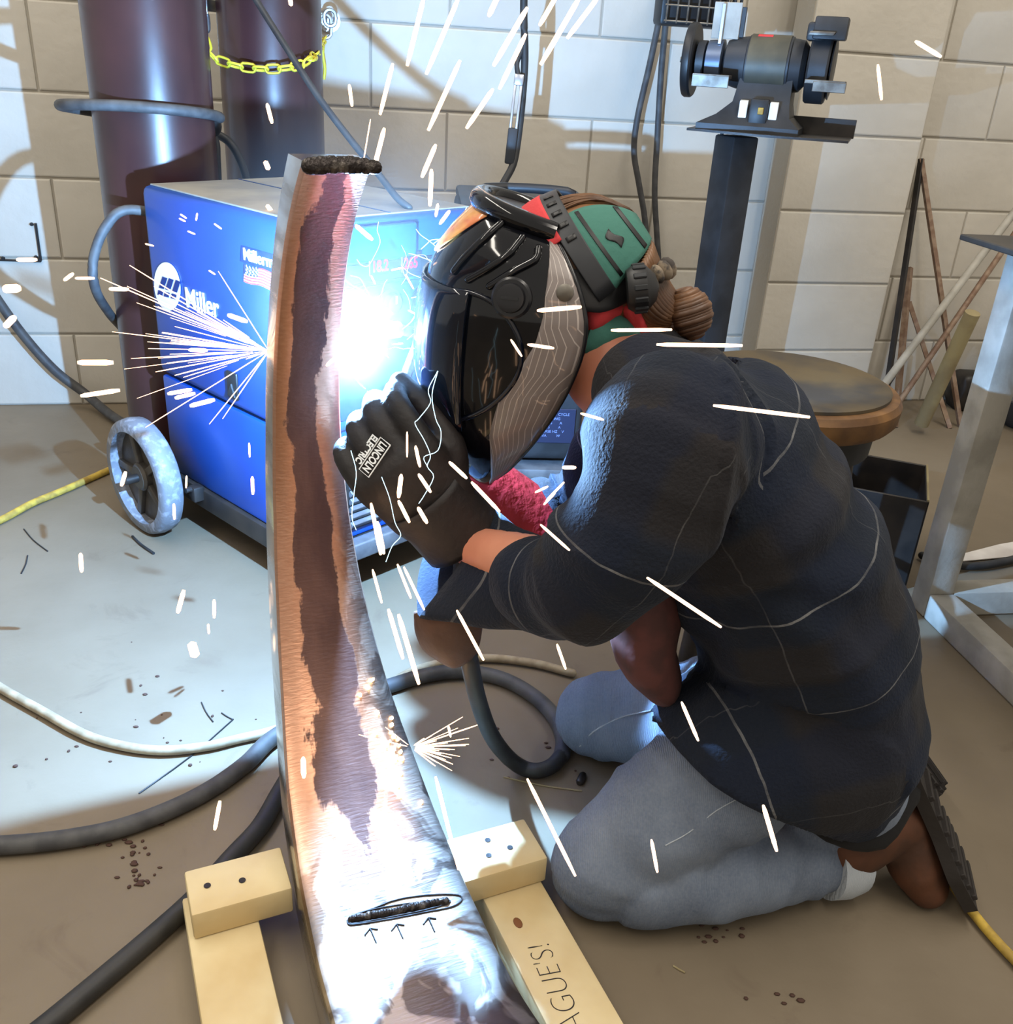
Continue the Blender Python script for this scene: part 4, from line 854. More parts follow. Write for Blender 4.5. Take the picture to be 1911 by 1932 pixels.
# skeleton joints
hipc = at(1535, 1400, 1.0); waist = at(1500, 1180, 1.0); chest = at(1425, 990, 1.0); upper = at(1335, 840, 1.0); neckb = at(1232, 715, 1.03); headc = at(1085, 530, 1.09)
shN, elN, wrN = at(1262, 835, 0.85), at(1135, 1105, 0.82), at(885, 1030, 0.985)
shF, elF, wrF = at(1240, 800, 1.18), at(1085, 985, 1.22), at(948, 950, 1.165)
hjN, knN, anN = at(1500, 1385, 0.92), at(1147, 1632, 0.86), fl(1572, 1604, 0.055)
hjF, knF, anF = at(1470, 1345, 1.08), at(1122, 1352, 1.15), V((0.52, 1.13, 0.055))
SP = {}
# --- continuous body (skin): torso, limbs, head with face
mb = MB()
def L_(pts, ra, rb=None, hint=(0, 1, 0), n=18, sub=4): v_, f_, _ = loft(pts, ra, rb, hint, n, sub, 'round'); mb.add(v_, f_)
L_([hipc, waist, chest, upper, neckb], [.095, .095, .095, .085, .05], [.14, .13, .14, .14, .055])
L_([neckb, at(1172, 715, 1.03), at(1145, 690, 1.04), at(1110, 600, 1.09)], [.050, .054, .054, .055])
v_, f_ = ellipsoid(headc, (at(1190, 452, 1.09) - headc).normalized() * .078, (0, .070, 0), (at(1130, 455, 1.09) - at(1085, 530, 1.09)).normalized() * .066, 24, 16); mb.add(v_, f_)
hF = (at(960, 600, 1.09) - headc).normalized(); hU = (headc - at(1060, 690, 1.09)); hU = (hU - hF * hU.dot(hF)).normalized(); hY = V((0, 1, 0))
v_, f_ = ellipsoid(headc + hF * .06 - hU * .06, hF * .045, (0, .048, 0), hU * .05, 16, 10); mb.add(v_, f_)          # jaw
v_, f_ = ellipsoid(headc + hF * .098 - hU * .015, hF * .022, (0, .011, 0), hU * .024, 12, 8); mb.add(v_, f_)      # nose
for s_ in (-1, 1):
    v_, f_ = ellipsoid(headc + hY * .074 * s_ - hU * .01 - hF * .01, hF * .016, (0, .008, 0), hU * .026, 12, 8); mb.add(v_, f_)   # ears
    v_, f_ = ellipsoid(headc + hF * .085 + hY * .03 * s_ + hU * .012, hF * .012, (0, .016, 0), hU * .010, 10, 8); mb.add(v_, f_)  # brow
v_, f_ = ellipsoid(headc + hF * .096 - hU * .062, hF * .010, (0, .022, 0), hU * .008, 10, 8); mb.add(v_, f_)      # mouth
for a, b_, c_ in ((shN, elN, wrN), (shF, elF, wrF)): L_([upper.lerp(a, .5), a, a.lerp(b_, .5), b_, b_.lerp(c_, .5), c_], [.05, .052, .044, .036, .034, .025])
for a, b_, c_ in ((hjN, knN, anN), (hjF, knF, anF)): L_([hipc.lerp(a, .6), a, a.lerp(b_, .5), b_, b_.lerp(c_, .4) , c_], [.08, .085, .068, .05, .045, .034], sub=3)
vs, nr, fs = remesh(mb, 0.009, 4); body = mesh_obj('body', vs.tolist(), fs, M['skin'], per, True)

# --- cloth builder: fuse, parametrise, wrinkle
def cloth(name, lofts, voxel, m_, parent, wr=0.006, sm=6, bones=None, cut=None, extra=None, freq=(5, 20)):
    mb = MB()
    for kw in lofts:
        v_, f_, _ = loft(kw['p'], kw['a'], kw.get('b'), kw.get('h', (0, 1, 0)), 24, 5, 'round'); mb.add(v_, f_)
    vs, nr, fs = remesh(mb, voxel, sm)
    best = np.full(len(vs), 1e9); uu = np.zeros(len(vs)); vv = np.zeros(len(vs)); off = 0.0; own = np.zeros(len(vs), int); allp = []
    for kw in lofts:
        b1 = np.full(len(vs), 1e9); u1 = np.zeros(len(vs)); v1 = np.zeros(len(vs)); r1 = np.zeros(len(vs)); DS, VS = [], []
        P, par = crom(kw['p'], 5); A = np.interp(par, range(len(kw['a'])), kw['a']); Bq = np.interp(par, range(len(kw['a'])), kw.get('b') or kw['a']); h = V(kw.get('h', (0, 1, 0))); cum = off
        for i in range(len(P) - 1):
            p, q = np.array(P[i]), np.array(P[i + 1]); d = q - p; ln = np.linalg.norm(d); d = d / ln
            t = np.clip((vs - p) @ d, 0, ln); rel = vs - (p + t[:, None] * d); rr = (A[i] + Bq[i]) / 2; dist = np.linalg.norm(rel, axis=1) / rr
            hb = np.array(h) - d * np.dot(np.array(h), d); hb /= np.linalg.norm(hb); nn = np.cross(d, hb)
            ang = np.arctan2(rel @ nn, -(rel @ hb)); k = dist < b1
            DS.append(dist); tf = (vs - p) @ d; VS.append(cum + np.clip(tf, -.3 * ln, 1.3 * ln)); b1 = np.where(k, dist, b1); u1 = np.where(k, ang * rr, u1); v1 = np.where(k, cum + t, v1); r1 = np.where(k, rr, r1); cum += ln
        wg = np.exp(-(np.array(DS) / np.maximum(b1, 1e-6) - 1) * 22); v1 = (wg * np.array(VS)).sum(0) / wg.sum(0)
        k = b1 < best; best = np.where(k, b1, best); uu = np.where(k, u1, uu); vv = np.where(k, v1, vv); own = np.where(k, len(allp), own); allp.append((u1, v1, r1))
        off += 3.0
    disp = np.zeros(len(vs))
    for i in range(len(vs)):
        a = noise.noise(V((uu[i] * freq[0], vv[i] * freq[1], 0.3))); b_ = noise.noise(V((uu[i] * freq[0] * 2 + 7, vv[i] * freq[1] * 1.9, 3.3)))
        c_ = noise.noise(V(vs[i]) * 9)
        disp[i] = (1 - abs(a) * 2.6) * 0.75 + (1 - abs(b_) * 2.2) * 0.3 + c_ * 0.5 - 0.45
    vs = vs + nr * (disp * wr)[:, None]
    if extra is not None: vs = extra(vs, nr, uu, vv)
    vs[:, 2] = np.maximum(vs[:, 2], 0.002)
    if cut is not None:
        gone = [cut(vs[f].mean(axis=0)) for f in fs]; rim = set(i for f, g_ in zip(fs, gone) if g_ for i in f) & set(i for f, g_ in zip(fs, gone) if not g_ for i in f)
        fs = [f for f, g_ in zip(fs, gone) if not g_]
        for i in rim:
            d_ = float((vs[i] - np.array(hem0)) @ np.array(hemN))
            if abs(d_) < voxel * 1.6: vs[i] -= np.array(hemN) * d_
    o = mesh_obj(name, vs.tolist(), fs, m_, parent, True, list(zip(uu.tolist(), vv.tolist()))); ul = o.data.uv_layers[0].data
    for p in o.data.polygons:
        u1, v1, r1 = allp[np.bincount(own[list(p.vertices)]).argmax()]; uq = [u1[i] for i in p.vertices]; mx = max(uq)
        for li, vi, u_ in zip(p.loop_indices, p.vertices, uq):
            if mx - u_ > PI * r1[vi]: u_ += 2 * PI * r1[vi]
            ul[li].uv = (u_, v1[vi])
    return o

torso = dict(p=[at(1548, 1388, 1.0), at(1545, 1310, 1.0), at(1505, 1180, 1.0), at(1430, 1000, 1.0), at(1345, 852, 1.0), at(1275, 770, 1.0), at(1245, 735, 1.03)], a=[.105, .122, .132, .124, .110, .082, .052], b=[.165, .185, .175, .18, .185, .14, .06])
skirt = dict(p=[at(1560, 1310, 1.0), at(1480, 1390, 0.99), at(1395, 1402, 0.97)], a=[.11, .085, .055], b=[.17, .165, .15])
armN = dict(p=[upper.lerp(shN, .35), shN, at(1222, 930, .815), at(1172, 1035, .81), at(1115, 1098, .825), at(1060, 1108, .855), at(1012, 1104, .888)], a=[.085, .085, .078, .072, .061, .056, .053], b=[.08, .082, .075, .07, .06, .056, .054])
armF = dict(p=[upper.lerp(shF, .35), shF, shF.lerp(elF, .5), elF, elF.lerp(wrF, .45)], a=[.085, .085, .074, .062, .055])
tailN = dict(p=[at(1545, 1345, .96), at(1480, 1385, .925), at(1380, 1428, .905), at(1300, 1470, .90)], a=[.118, .122, .112, .100], b=[.124, .124, .112, .100])
hem0 = at(1345, 1432, .88); hemN = (knN - hjN).normalized(); hemN = (hemN + V((.25, 0, -.35))).normalized()
def hem_cut(c):
    c = V(c); q = c - hjN; ax_ = (knN - hjN).normalized(); t = q.dot(ax_)
    return (c - hem0).dot(hemN) > 0 and (q - ax_ * t).length < .17 and t > .02 and c.z < .42
pit = at(1318, 1035, .90)
def folds(vs, nr, uu, vv):
    dx = vs[:, 0] - pit.x; dz = vs[:, 2] - pit.z; r = np.hypot(dx, dz); ph = np.arctan2(dz, dx); wb = np.array([noise.noise(V(v) * 6) for v in vs])
    m_ = np.exp(-((r - .17) / .10) ** 2) * (nr[:, 1] < .3) * (dx > -.02)
    f = np.sin(ph * 11 + wb * 3 + r * 9); d = np.sign(f) * np.abs(f) ** .8 * .0055 * m_
    return vs + nr * d[:, None]
jacket = cloth('jacket', [torso, skirt, tailN, armN, armF], 0.0065, M['plaid'], per, 0.0105, 5, freq=(3.2, 13), cut=hem_cut, extra=folds)
md = jacket.modifiers.new('s', 'SOLIDIFY'); md.thickness = .004; md.offset = -1
# collar
mb = MB(); cc_ = at(1243, 722, 1.03); cax = (at(1205, 690, 1.05) - cc_).normalized()
mb.lathe([(-0.03, .050), (0.0, .056), (0.016, .061), (0.022, .058), (0.010, .052), (-0.03, .046)], cc_, cax, 28, True); mb.build('collar', M['plaid'], jacket, 70)
# open sleeve cuff of the near arm, pale lit inside, brown flap below
rc_ = at(846, 1067, 0.975); rA = (at(910, 985, 1.0) - at(785, 1150, .955)) / 2; rB = V((-.012, 0.098, 0.028))
fb = at(1004, 1103, .892); fA = V((0.010, 0.0, 0.047)); fB = V((0, .049, 0))
vs, fs, uvs = [], [], []; n = 40; rows = 10
for j in range(rows + 1):
    t = j / rows; c_ = fb.lerp(rc_, t)
    for k in range(n):
        a = 2 * PI * k / n; e = (fA.lerp(rA, t) * math.cos(a) + fB.lerp(rB, t ** 1.6) * math.sin(a) * (1.0 if math.sin(a) > 0 else 1.0 - .72 * t)); rip = 1 + 0.05 * t * math.sin(5 * a + 1) + 0.03 * math.sin(3 * a + 9 * t)
        vs.append(c_ + e * rip); uvs.append((a * .05, t * .06))
for j in range(rows):
    for k in range(n): fs.append([j * n + k, j * n + (k + 1) % n, (j + 1) * n + (k + 1) % n, (j + 1) * n + k])
cuff = mesh_obj('sleeve_cuff', vs, fs, M['plaid'], jacket, True, uvs); md = cuff.modifiers.new('s', 'SOLIDIFY'); md.thickness = 0.004; md.offset = 1
# hanging brown flap: curved sheet
fp = [[(785, 1152, 0.957), (815, 1150, 0.940), (850, 1138, 0.932), (885, 1120, 0.934), (910, 1110, 0.944)], [(788, 1190, 0.957), (818, 1190, 0.932), (852, 1180, 0.924), (885, 1172, 0.928), (908, 1160, 0.940)], [(803, 1222, 0.957), (828, 1226, 0.932), (856, 1222, 0.924), (884, 1212, 0.928), (903, 1202, 0.938)], [(835, 1246, 0.955), (846, 1252, 0.938), (860, 1256, 0.932), (880, 1246, 0.932), (896, 1228, 0.938)]]
vs = []; fs = []; rows = []
for r_ in fp: P, _ = crom([at(*q) for q in r_], 6); rows.append(P)
grid = [crom([rows[j][i] for j in range(4)], 6)[0] for i in range(len(rows[0]))]
nv_ = len(grid[0]); vs = [p for col in grid for p in col]
fs = [[i * nv_ + j, (i + 1) * nv_ + j, (i + 1) * nv_ + j + 1, i * nv_ + j + 1] for i in range(len(grid) - 1) for j in range(nv_ - 1)]
flap = mesh_obj('cuff_flap', vs, fs, M['leather_brown'], jacket, True); md = flap.modifiers.new('s', 'SOLIDIFY'); md.thickness = 0.004
p_ = at(868, 1228, .9255); mb = MB(); mb.lathe([(0, .003), (.002, .0028), (.003, .001)], p_, -FWD, 10); mb.build('snap', M['galv'], jacket)
# maroon lining at the open front, black shirt tail
mb = MB(); v_, f_, _ = loft([at(1215, 1150, .95), at(1215, 1215, .95), at(1240, 1262, .955)], [.045, .038, .028], [.06, .07, .06], (0, 1, 0), 20, 5, 'round'); mb.add(v_, f_); mb.build('lining', M['maroon'], per, True)
mb = MB(); v_, f_, _ = loft([at(1510, 1462, .96), at(1580, 1470, .965), at(1640, 1428, .98)], [.030, .038, .032], [.11, .12, .10], (0, 1, 0), 20, 5, 'round'); mb.add(v_, f_); mb.build('shirt_tail', mat('black_cloth', (20, 19, 20), 0.95, bump=0.3, bscale=120), per, True)

# --- jeans
thN = dict(p=[hipc.lerp(hjN, .75), at(1470, 1405, .91), at(1310, 1497, .885), at(1215, 1568, .868), knN, at(1135, 1650, .86)], a=[.085, .086, .078, .073, .068, .060], b=[.085, .086, .076, .070, .064, .055])
caN = dict(p=[knN, fl(1230, 1655, .062), fl(1340, 1640, .066), fl(1450, 1622, .062), anN], a=[.062, .060, .062, .056, .050], b=[.055, .056, .060, .056, .050])
thF = dict(p=[hipc.lerp(hjF, .7), at(1400, 1345, 1.09), at(1260, 1348, 1.12), knF], a=[.09, .085, .075, .064], b=[.09, .085, .075, .06])
caF = dict(p=[knF - Z * .006, V((.22, 1.16, .06)), V((.36, 1.15, .06)), anF], a=[.058, .056, .055, .045])
hips = dict(p=[at(1500, 1330, 1.0), at(1570, 1400, 1.0)], a=[.10, .10], b=[.16, .16])
jeans = cloth('jeans', [thN, caN, thF, caF, hips], 0.0065, M['denim'], per, 0.0065, 5, freq=(6, 17))
for nm, pts, r in (('near', [fl(1545, 1612, .057), fl(1598, 1600, .057)], .056), ('far', [anF - V((.03, 0, 0)), anF + V((.02, 0, 0))], .05)):
    mb = MB(); P0, P1 = pts; ax = (P1 - P0).normalized(); l = (P1 - P0).length; mb.lathe([(0, r - .004), (0, r), (l * .5, r + .003), (l, r), (l, r - .006)], P0, ax, 32, False); mb.build('jeans_cuff', M['denim_cuff'], jeans, 50)
# seams on the jeans
bj = bvh_of(jeans)
def seam(pl_, m_, par, r=.0011, o=.0004):
    P = [q for q in (hit(bj, x, y, o) for x, y in pl_) if q is not None]
    if len(P) > 2: mb = MB(); mb.tube(P, r, 6, 4); mb.build('seam', m_, par, 60)
seam([(1092, 1430), (1094, 1408), (1120, 1380), (1170, 1354), (1230, 1340), (1285, 1330)], M['denim_cuff'], jeans)
seam([(1255, 1595), (1300, 1570), (1350, 1530), (1400, 1502), (1425, 1484)], M['denim_cuff'], jeans, .0007)

# --- boots: uppers, soles, laces
def boot(an, heel, ball, toe, lat, par, name='boot'):
    mb = MB()
    for P, a, b_ in (([an, an.lerp(heel, .5) + (ball - heel) * .12, heel.lerp(ball, .35)], [.044, .046, .044], [.042, .044, .040]), ([heel + (an - heel) * .15, heel.lerp(ball, .5), ball, toe], [.034, .036, .036, .028], [.034, .036, .044, .036])):
        v_, f_, _ = loft(P, a, b_, lat, 20, 5, 'round'); mb.add(v_, f_)
    vs, nr, fs = remesh(mb, .005, 4); vs[:, 2] = np.maximum(vs[:, 2], .003); up = mesh_obj(name, vs.tolist(), fs, M['boot'], par, True)
    d = (toe - heel).normalized(); lt = V(lat).normalized(); nn = d.cross(lt); nn = nn if nn.dot(heel - an) > 0 else -nn
    mb = MB(); P = [heel - d * .03, heel.lerp(ball, .5), ball, toe + d * .025]; hw = [.030, .027, .042, .030]; row = []
    for i, (p, w_) in enumerate(zip(P, hw)): row.append((p + nn * .034, w_))
    PP, par_ = crom([r_[0] for r_ in row], 6); ww = np.interp(par_, range(4), hw); vs = []; fs = []
    for p, w_ in zip(PP, ww):
        for sx, sy in ((-1, 0), (1, 0), (1, 1), (-1, 1)): vs.append(p + lt * (w_ * sx) + nn * (.016 * sy))
    for i in range(len(PP) - 1):
        for k in range(4): fs.append([i * 4 + k, i * 4 + (k + 1) % 4, i * 4 + 4 + (k + 1) % 4, i * 4 + 4 + k])
    fs += [[3, 2, 1, 0], [len(vs) - 4, len(vs) - 3, len(vs) - 2, len(vs) - 1]]
    for v in vs: v.z = max(v.z, .001)
    mb.add(vs, fs)
    for i in range(2, len(PP) - 1, 2):
        q = PP[i] + nn * .018; mb.box(q, lt * (ww[i] * .9), d * .004, nn * .004, .001, 1)
    mb.build('sole', M['sole'], up, 40); return up
boot(at(1605, 1590, .905), at(1672, 1500, .93), at(1728, 1628, .915), at(1748, 1668, .905), (0.25, 1, 0), per)
boot(V((.53, 1.12, .06)), at(1640, 1420, 1.10), at(1700, 1500, 1.10), V((.60, 1.10, .03)), (-0.1, 1, 0), per)

# --- gloves: five fingers each
def glove(name, wr, kn, nrm, mt, parent, cuffpts=None, cuffr=None, curl=1.0, thumb=1, scale=1.0):
    a = (kn - wr).normalized(); n_ = V(nrm); n_ = (n_ - a * n_.dot(a)).normalized(); s = a.cross(n_) * thumb   # s points to the thumb side
    mb = MB(); S = scale
    v_, f_, _ = loft([wr, wr.lerp(kn, .45), kn - a * .004], [.026 * S, .024 * S, .021 * S], [.034 * S, .046 * S, .046 * S], s, 20, 5, 'round'); mb.add(v_, f_)
    lens = [(.040, .026, .022), (.045, .029, .023), (.042, .027, .022), (.033, .022, .020)]
    for i in range(4):
        b = kn + s * ((1.5 - i) * .0235 * S); p = [b - a * .02]; dirv = a.copy(); ang = 0; cur = b; p.append(b)
        for j, l in enumerate(lens[i]):
            ang += (0.62, 0.95, 0.75)[j] * curl * (1 + .06 * i); dd = a * math.cos(ang) - n_ * math.sin(ang); cur = cur + dd * l * S; p.append(cur)
        v_, f_, _ = loft(p, [.0125 * S, .0125 * S, .0118 * S, .011 * S, .0095 * S], None, s, 12, 3, 'round'); mb.add(v_, f_)
    tb_ = wr.lerp(kn, .50) + s * .030 * S - n_ * .010
    v_, f_, _ = loft([tb_, tb_ + (s * .55 + a * .8 - n_ * .3) * .032 * S, tb_ + (s * .45 + a * 1.5 - n_ * .8) * .040 * S, tb_ + (s * .25 + a * 2.0 - n_ * 1.2) * .044 * S], [.016 * S, .015 * S, .013 * S, .011 * S], None, n_, 12, 4, 'round'); mb.add(v_, f_)
    vs, nr, fs = remesh(mb, .0036, 3); g_ = mesh_obj(name, vs.tolist(), fs, mt, parent, True)
    return g_, a, n_, s
gw, gk = at(868, 1008, .995), at(745, 880, .972)
gN, ga_, gn_, gs_ = glove('glove', gw, gk, (-.22, -.93, .34), M['leather_black'], per, curl=.85, thumb=1, scale=1.22)
# gauntlet of the near glove
def flare(name, P, ra, rb, m_, par, lat, th=.003):
    v_, f_, _ = loft(P, ra, rb, lat, 28, 5, False); o = mesh_obj(name, v_, f_, m_, par, True); q = o.modifiers.new('s', 'SOLIDIFY'); q.thickness = th; return o
flare('gauntlet', [gk.lerp(gw, .40), gk.lerp(gw, .75), gw + (gw - gk) * .04], [.034, .037, .040], [.048, .047, .049], M['leather_black'], gN, gs_)
fw, fk = at(945, 948, 1.16), at(800, 832, 1.145)
gF, fa_, fn_, fs_ = glove('glove', fw, fk, (-.1, -.5, .85), M['leather_red'], per, curl=.7, thumb=1, scale=1.1)
flare('gauntlet', [fk.lerp(fw, .35), fk.lerp(fw, .8), fw + (fw - fk) * .35, fw + (fw - fk) * .62], [.032, .038, .046, .052], [.042, .046, .052, .056], M['leather_red'], gF, fs_)
# printed label on the near glove
bg_ = bvh_of(gN)
lc = [hit(bg_, *q, .0016) for q in ((701, 902), (741, 842), (709, 838), (680, 884))]
if all(lc):
    x_ = (lc[0] - lc[1]).normalized(); w_ = (lc[0] - lc[1]).length
    nl = x_.cross(lc[2] - lc[1]).normalized(); nl = nl if nl.dot(FWD) < 0 else -nl
    y_ = nl.cross(x_); lo_ = lc[1] + nl * .0042
    fr = [lo_, lo_ + x_ * w_, lo_ + x_ * w_ - y_ * .0165, lo_ - y_ * .0165, lo_]
    mb = MB(); mb.tube(fr, .0008, 6, 1); lab = mb.build('label_frame', M['white'], gN)
    text_obj('label_lettering', 'LINCOLN', lo_ + x_ * w_ * .06 - y_ * .0135, x_, y_, .0150, M['white'], lab, .0003, .0004, sx=w_ * .88 / (.0150 * 4.35))
    text_obj('label_lettering', 'ELECTRIC', lo_ + x_ * w_ * .06 - y_ * .0275, x_, y_, .0130, M['white'], lab, .0003, .0005, sx=w_ * .82 / (.0130 * 4.3))

def outward(o, ctr):
    me = o.data; L0 = WL[o.name]; t = sum(p.normal.dot(p.center + L0 - ctr) * p.area for p in me.polygons)
    if t < 0: me.flip_normals()
    return o
# --- welding helmet (worn): shell lofted from its side profile
YH = 1.09
prof = [  # front px, back px, half width, front roundness
    ((905, 378), (1046, 446), .066), ((882, 398), (1062, 474), .086), ((850, 432), (1082, 518), .104), ((818, 478), (1096, 560), .114), ((800, 535), (1104, 602), .119),
    ((793, 600), (1101, 645), .120), ((792, 665), (1088, 690), .118), ((800, 730), (1066, 740), .112), ((820, 795), (1036, 790), .102), ((852, 850), (1000, 838), .086), ((892, 890), (962, 880), .062), ((922, 905), (936, 900), .036)]
NP, NR = 40, len(prof)
fr_ = [at(*p[0], YH) for p in prof]; bk_ = []
for p in prof: q = at(*p[1], YH - p[2] * .92); bk_.append(V((q.x, YH, q.z)))
F_, _ = crom(fr_, 4); B_, par = crom(bk_, 4); Wd = np.interp(par, range(NR), [p[2] for p in prof])
def sh_pt(i, a, o=0.0):   # a from -pi/2 (near side back edge) to pi/2
    f = abs(math.cos(a)) ** .72; s_ = math.copysign(abs(math.sin(a)) ** .85, math.sin(a))
    rg = 0.006 * max(0.0, math.sin((i / len(F_)) * PI)) * math.cos(a)
    return B_[i].lerp(F_[i], f) + V((0, Wd[i] * s_, 0)) + V((-math.cos(a) * .0, 0, 0)) * rg
vs, fs, uvs = [], [], []
for i in range(len(F_)):
    for k in range(NP + 1): vs.append(sh_pt(i, -PI / 2 + PI * k / NP)); uvs.append((k / NP, i / len(F_)))
for i in range(len(F_) - 1):
    for k in range(NP): fs.append([i * (NP + 1) + k, (i + 1) * (NP + 1) + k, (i + 1) * (NP + 1) + k + 1, i * (NP + 1) + k + 1])
HC = at(960, 640, YH)
shell = outward(mesh_obj('welding_helmet', vs, fs, M['helmet'], per, True, uvs), HC); md = shell.modifiers.new('s', 'SOLIDIFY'); md.thickness = .004; md.offset = -1
bs = bvh_of(shell)
def on_shell(pl_, o): return [p for p in (hit(bs, x, y, o) for x, y in pl_) if p is not None]
# brow rim on top
mb = MB(); P = [sh_pt(0, -PI / 2 + PI * k / 24) for k in range(25)]; mb.tube([p + Z * .004 for p in P], .0115, 10, 2); mb.build('brow_rim', M['helmet'], shell, 60)
# top plate bridging the rim
ctr = sum(P, V()) / len(P); vs = [p + Z * .004 for p in P] + [ctr + Z * .006]; fs = [[k, k + 1, 25] for k in range(24)] + [[24, 0, 25]]
tpz = mesh_obj('brow_plate', vs, fs, M['knob'], shell, True); md = tpz.modifiers.new('s', 'SOLIDIFY'); md.thickness = .003
# grey printed side bands (both sides), slightly proud
wband = np.interp(np.linspace(0, NR - 1, len(F_)), range(NR), [.08, .14, .20, .23, .25, .28, .35, .44, .48, .46, .46, .65])
for sg, nm in ((-1, 'side_panel'), (1, 'side_panel')):
    vs, fs, uvs = [], [], []; n = 8
    for i in range(1, len(F_) - 1):
        amax = math.acos(min(1, wband[i] ** (1 / .72)))
        for k in range(n + 1):
            a = sg * (PI / 2 - (PI / 2 - amax) * k / n); p = sh_pt(i, a); out = (p - B_[i].lerp(F_[i], .35)); out.z = 0; vs.append(p + out.normalized() * .0022); uvs.append(((B_[i] - p).length * 9 if sg > 0 else k / n * wband[i] * 2.2, i / len(F_)))
    m_ = len(F_) - 2
    for i in range(m_ - 1):
        for k in range(n): fs.append([i * (n + 1) + k, (i + 1) * (n + 1) + k, (i + 1) * (n + 1) + k + 1, i * (n + 1) + k + 1])
    o = outward(mesh_obj(nm, vs, fs, M['helmet_print'], shell, True, uvs), HC); md = o.modifiers.new('s', 'SOLIDIFY'); md.thickness = .0015
    mb = MB(); mb.tube([sh_pt(i, sg * PI / 2) for i in range(0, len(F_), 2)], .0028, 8, 2); mb.build('edge_bead', M['knob'], shell, 60)
# raised ridge of the face opening, side knob, rivet
def ridge(pl_, r, m_, name):
    P = on_shell(pl_, .0012)
    if len(P) > 2: mb = MB(); mb.tube(P, r, 8, 6, caps='round'); return mb.build(name, m_, shell, 60)
ridge([(842, 548), (880, 551), (915, 562), (945, 584), (968, 615), (982, 650), (982, 690), (966, 725), (935, 758), (900, 780), (866, 792), (840, 796)], .0030, M['lens'], 'face_ridge')
for pl_ in ([(946, 422), (915, 450), (880, 485), (858, 512)], [(985, 450), (960, 480), (925, 505), (885, 528)], [(1015, 470), (1008, 492), (965, 515), (925, 540)]):
    ridge(pl_, .0042, M['helmet'], 'brow_crease')
kp = hit(bs, 966, 562, 0.0); kn_ = (kp - hit(bs, 966, 562, .01)); kn_ = -kn_.normalized()
mb = MB(); mb.lathe([(0, .0215), (.004, .0215), (.006, .019), (.006, .0155), (.011, .0145), (.012, .010), (.012, 0)], kp, kn_, 32); kb = mb.build('side_knob', M['knob'], shell)
mb = MB(); mb.box(kp + kn_ * .0125, kn_.cross(Z).normalized() * .009, V((0, 0, .0015)), kn_ * .001); mb.build('knob_grip', M['dark_grey'], kb)
rp = hit(bs, 1066, 553, .002)
if rp: mb = MB(); mb.lathe([(0, .009), (.003, .009), (.0045, .006), (.0045, 0)], rp, kn_, 20); mb.build('rivet', M['steel_dull'], shell)
# lens plate on the front
n = 12; vs, fs = [], []; i0, i1 = 14, 31
for i in range(i0, i1 + 1):
    for k in range(n + 1):
        a = -.95 + 1.9 * k / n; p = sh_pt(i, a); out = (p - B_[i]); out.z *= .3; vs.append(p + out.normalized() * .003)
for i in range(i1 - i0):
    for k in range(n): fs.append([i * (n + 1) + k, (i + 1) * (n + 1) + k, (i + 1) * (n + 1) + k + 1, i * (n + 1) + k + 1])
o = outward(mesh_obj('lens_plate', vs, fs, M['lens'], shell, True), HC); md = o.modifiers.new('s', 'SOLIDIFY'); md.thickness = .003; md.offset = 1
# orange print on the brow
vs, fs = [], []; n = 10; i0, i1 = 0, 11
for i in range(i0, i1 + 1):
    t = i / (i1 - i0); half = .62 * (1 - t) ** .7 + .05
    for k in range(n + 1):
        a = -half + 2 * half * k / n - .12; p = sh_pt(i, a); out = (p - B_[i]).normalized(); vs.append(p + out * .0026)
for i in range(i1 - i0):
    for k in range(n): fs.append([i * (n + 1) + k, (i + 1) * (n + 1) + k, (i + 1) * (n + 1) + k + 1, i * (n + 1) + k + 1])
o = outward(mesh_obj('brow_print', vs, fs, M['brow'], shell, True), HC); md = o.modifiers.new('s', 'SOLIDIFY'); md.thickness = .001

# --- head: cap cloth, hair, headgear
hl = at(1085, 525, YH); la = (at(1190, 452, YH) - hl).normalized(); lb_ = V((0, 1, 0)); lcx = la.cross(lb_).normalized(); lcx = lcx if lcx.z > 0 else -lcx
def head_pt(s_, t_, k=1.0):     # s along the skull axis -1..1, t angle round it (0 = top, pi/2 = near side)
    r = math.sqrt(max(0, 1 - s_ * s_)); return hl + la * (s_ * .088 * k) + (lcx * math.cos(t_) - lb_ * math.sin(t_)) * (r * .080 * k)
def head_patch(name, s0, s1, t0, t1, k, m_, par, n=14, th=.003, warp=None):
    vs, fs = [], []
    for i in range(n + 1):
        for j in range(n + 1):
            s_ = s0 + (s1 - s0) * i / n; t_ = t0 + (t1 - t0) * j / n
            if warp: s_, t_ = warp(s_, t_, i / n, j / n)
            vs.append(head_pt(s_, t_, k))
    for i in range(n):
        for j in range(n): fs.append([i * (n + 1) + j, (i + 1) * (n + 1) + j, (i + 1) * (n + 1) + j + 1, i * (n + 1) + j + 1])
    o = outward(mesh_obj(name, vs, fs, m_, par, True), hl); md = o.modifiers.new('s', 'SOLIDIFY'); md.thickness = th; md.offset = 1; return o
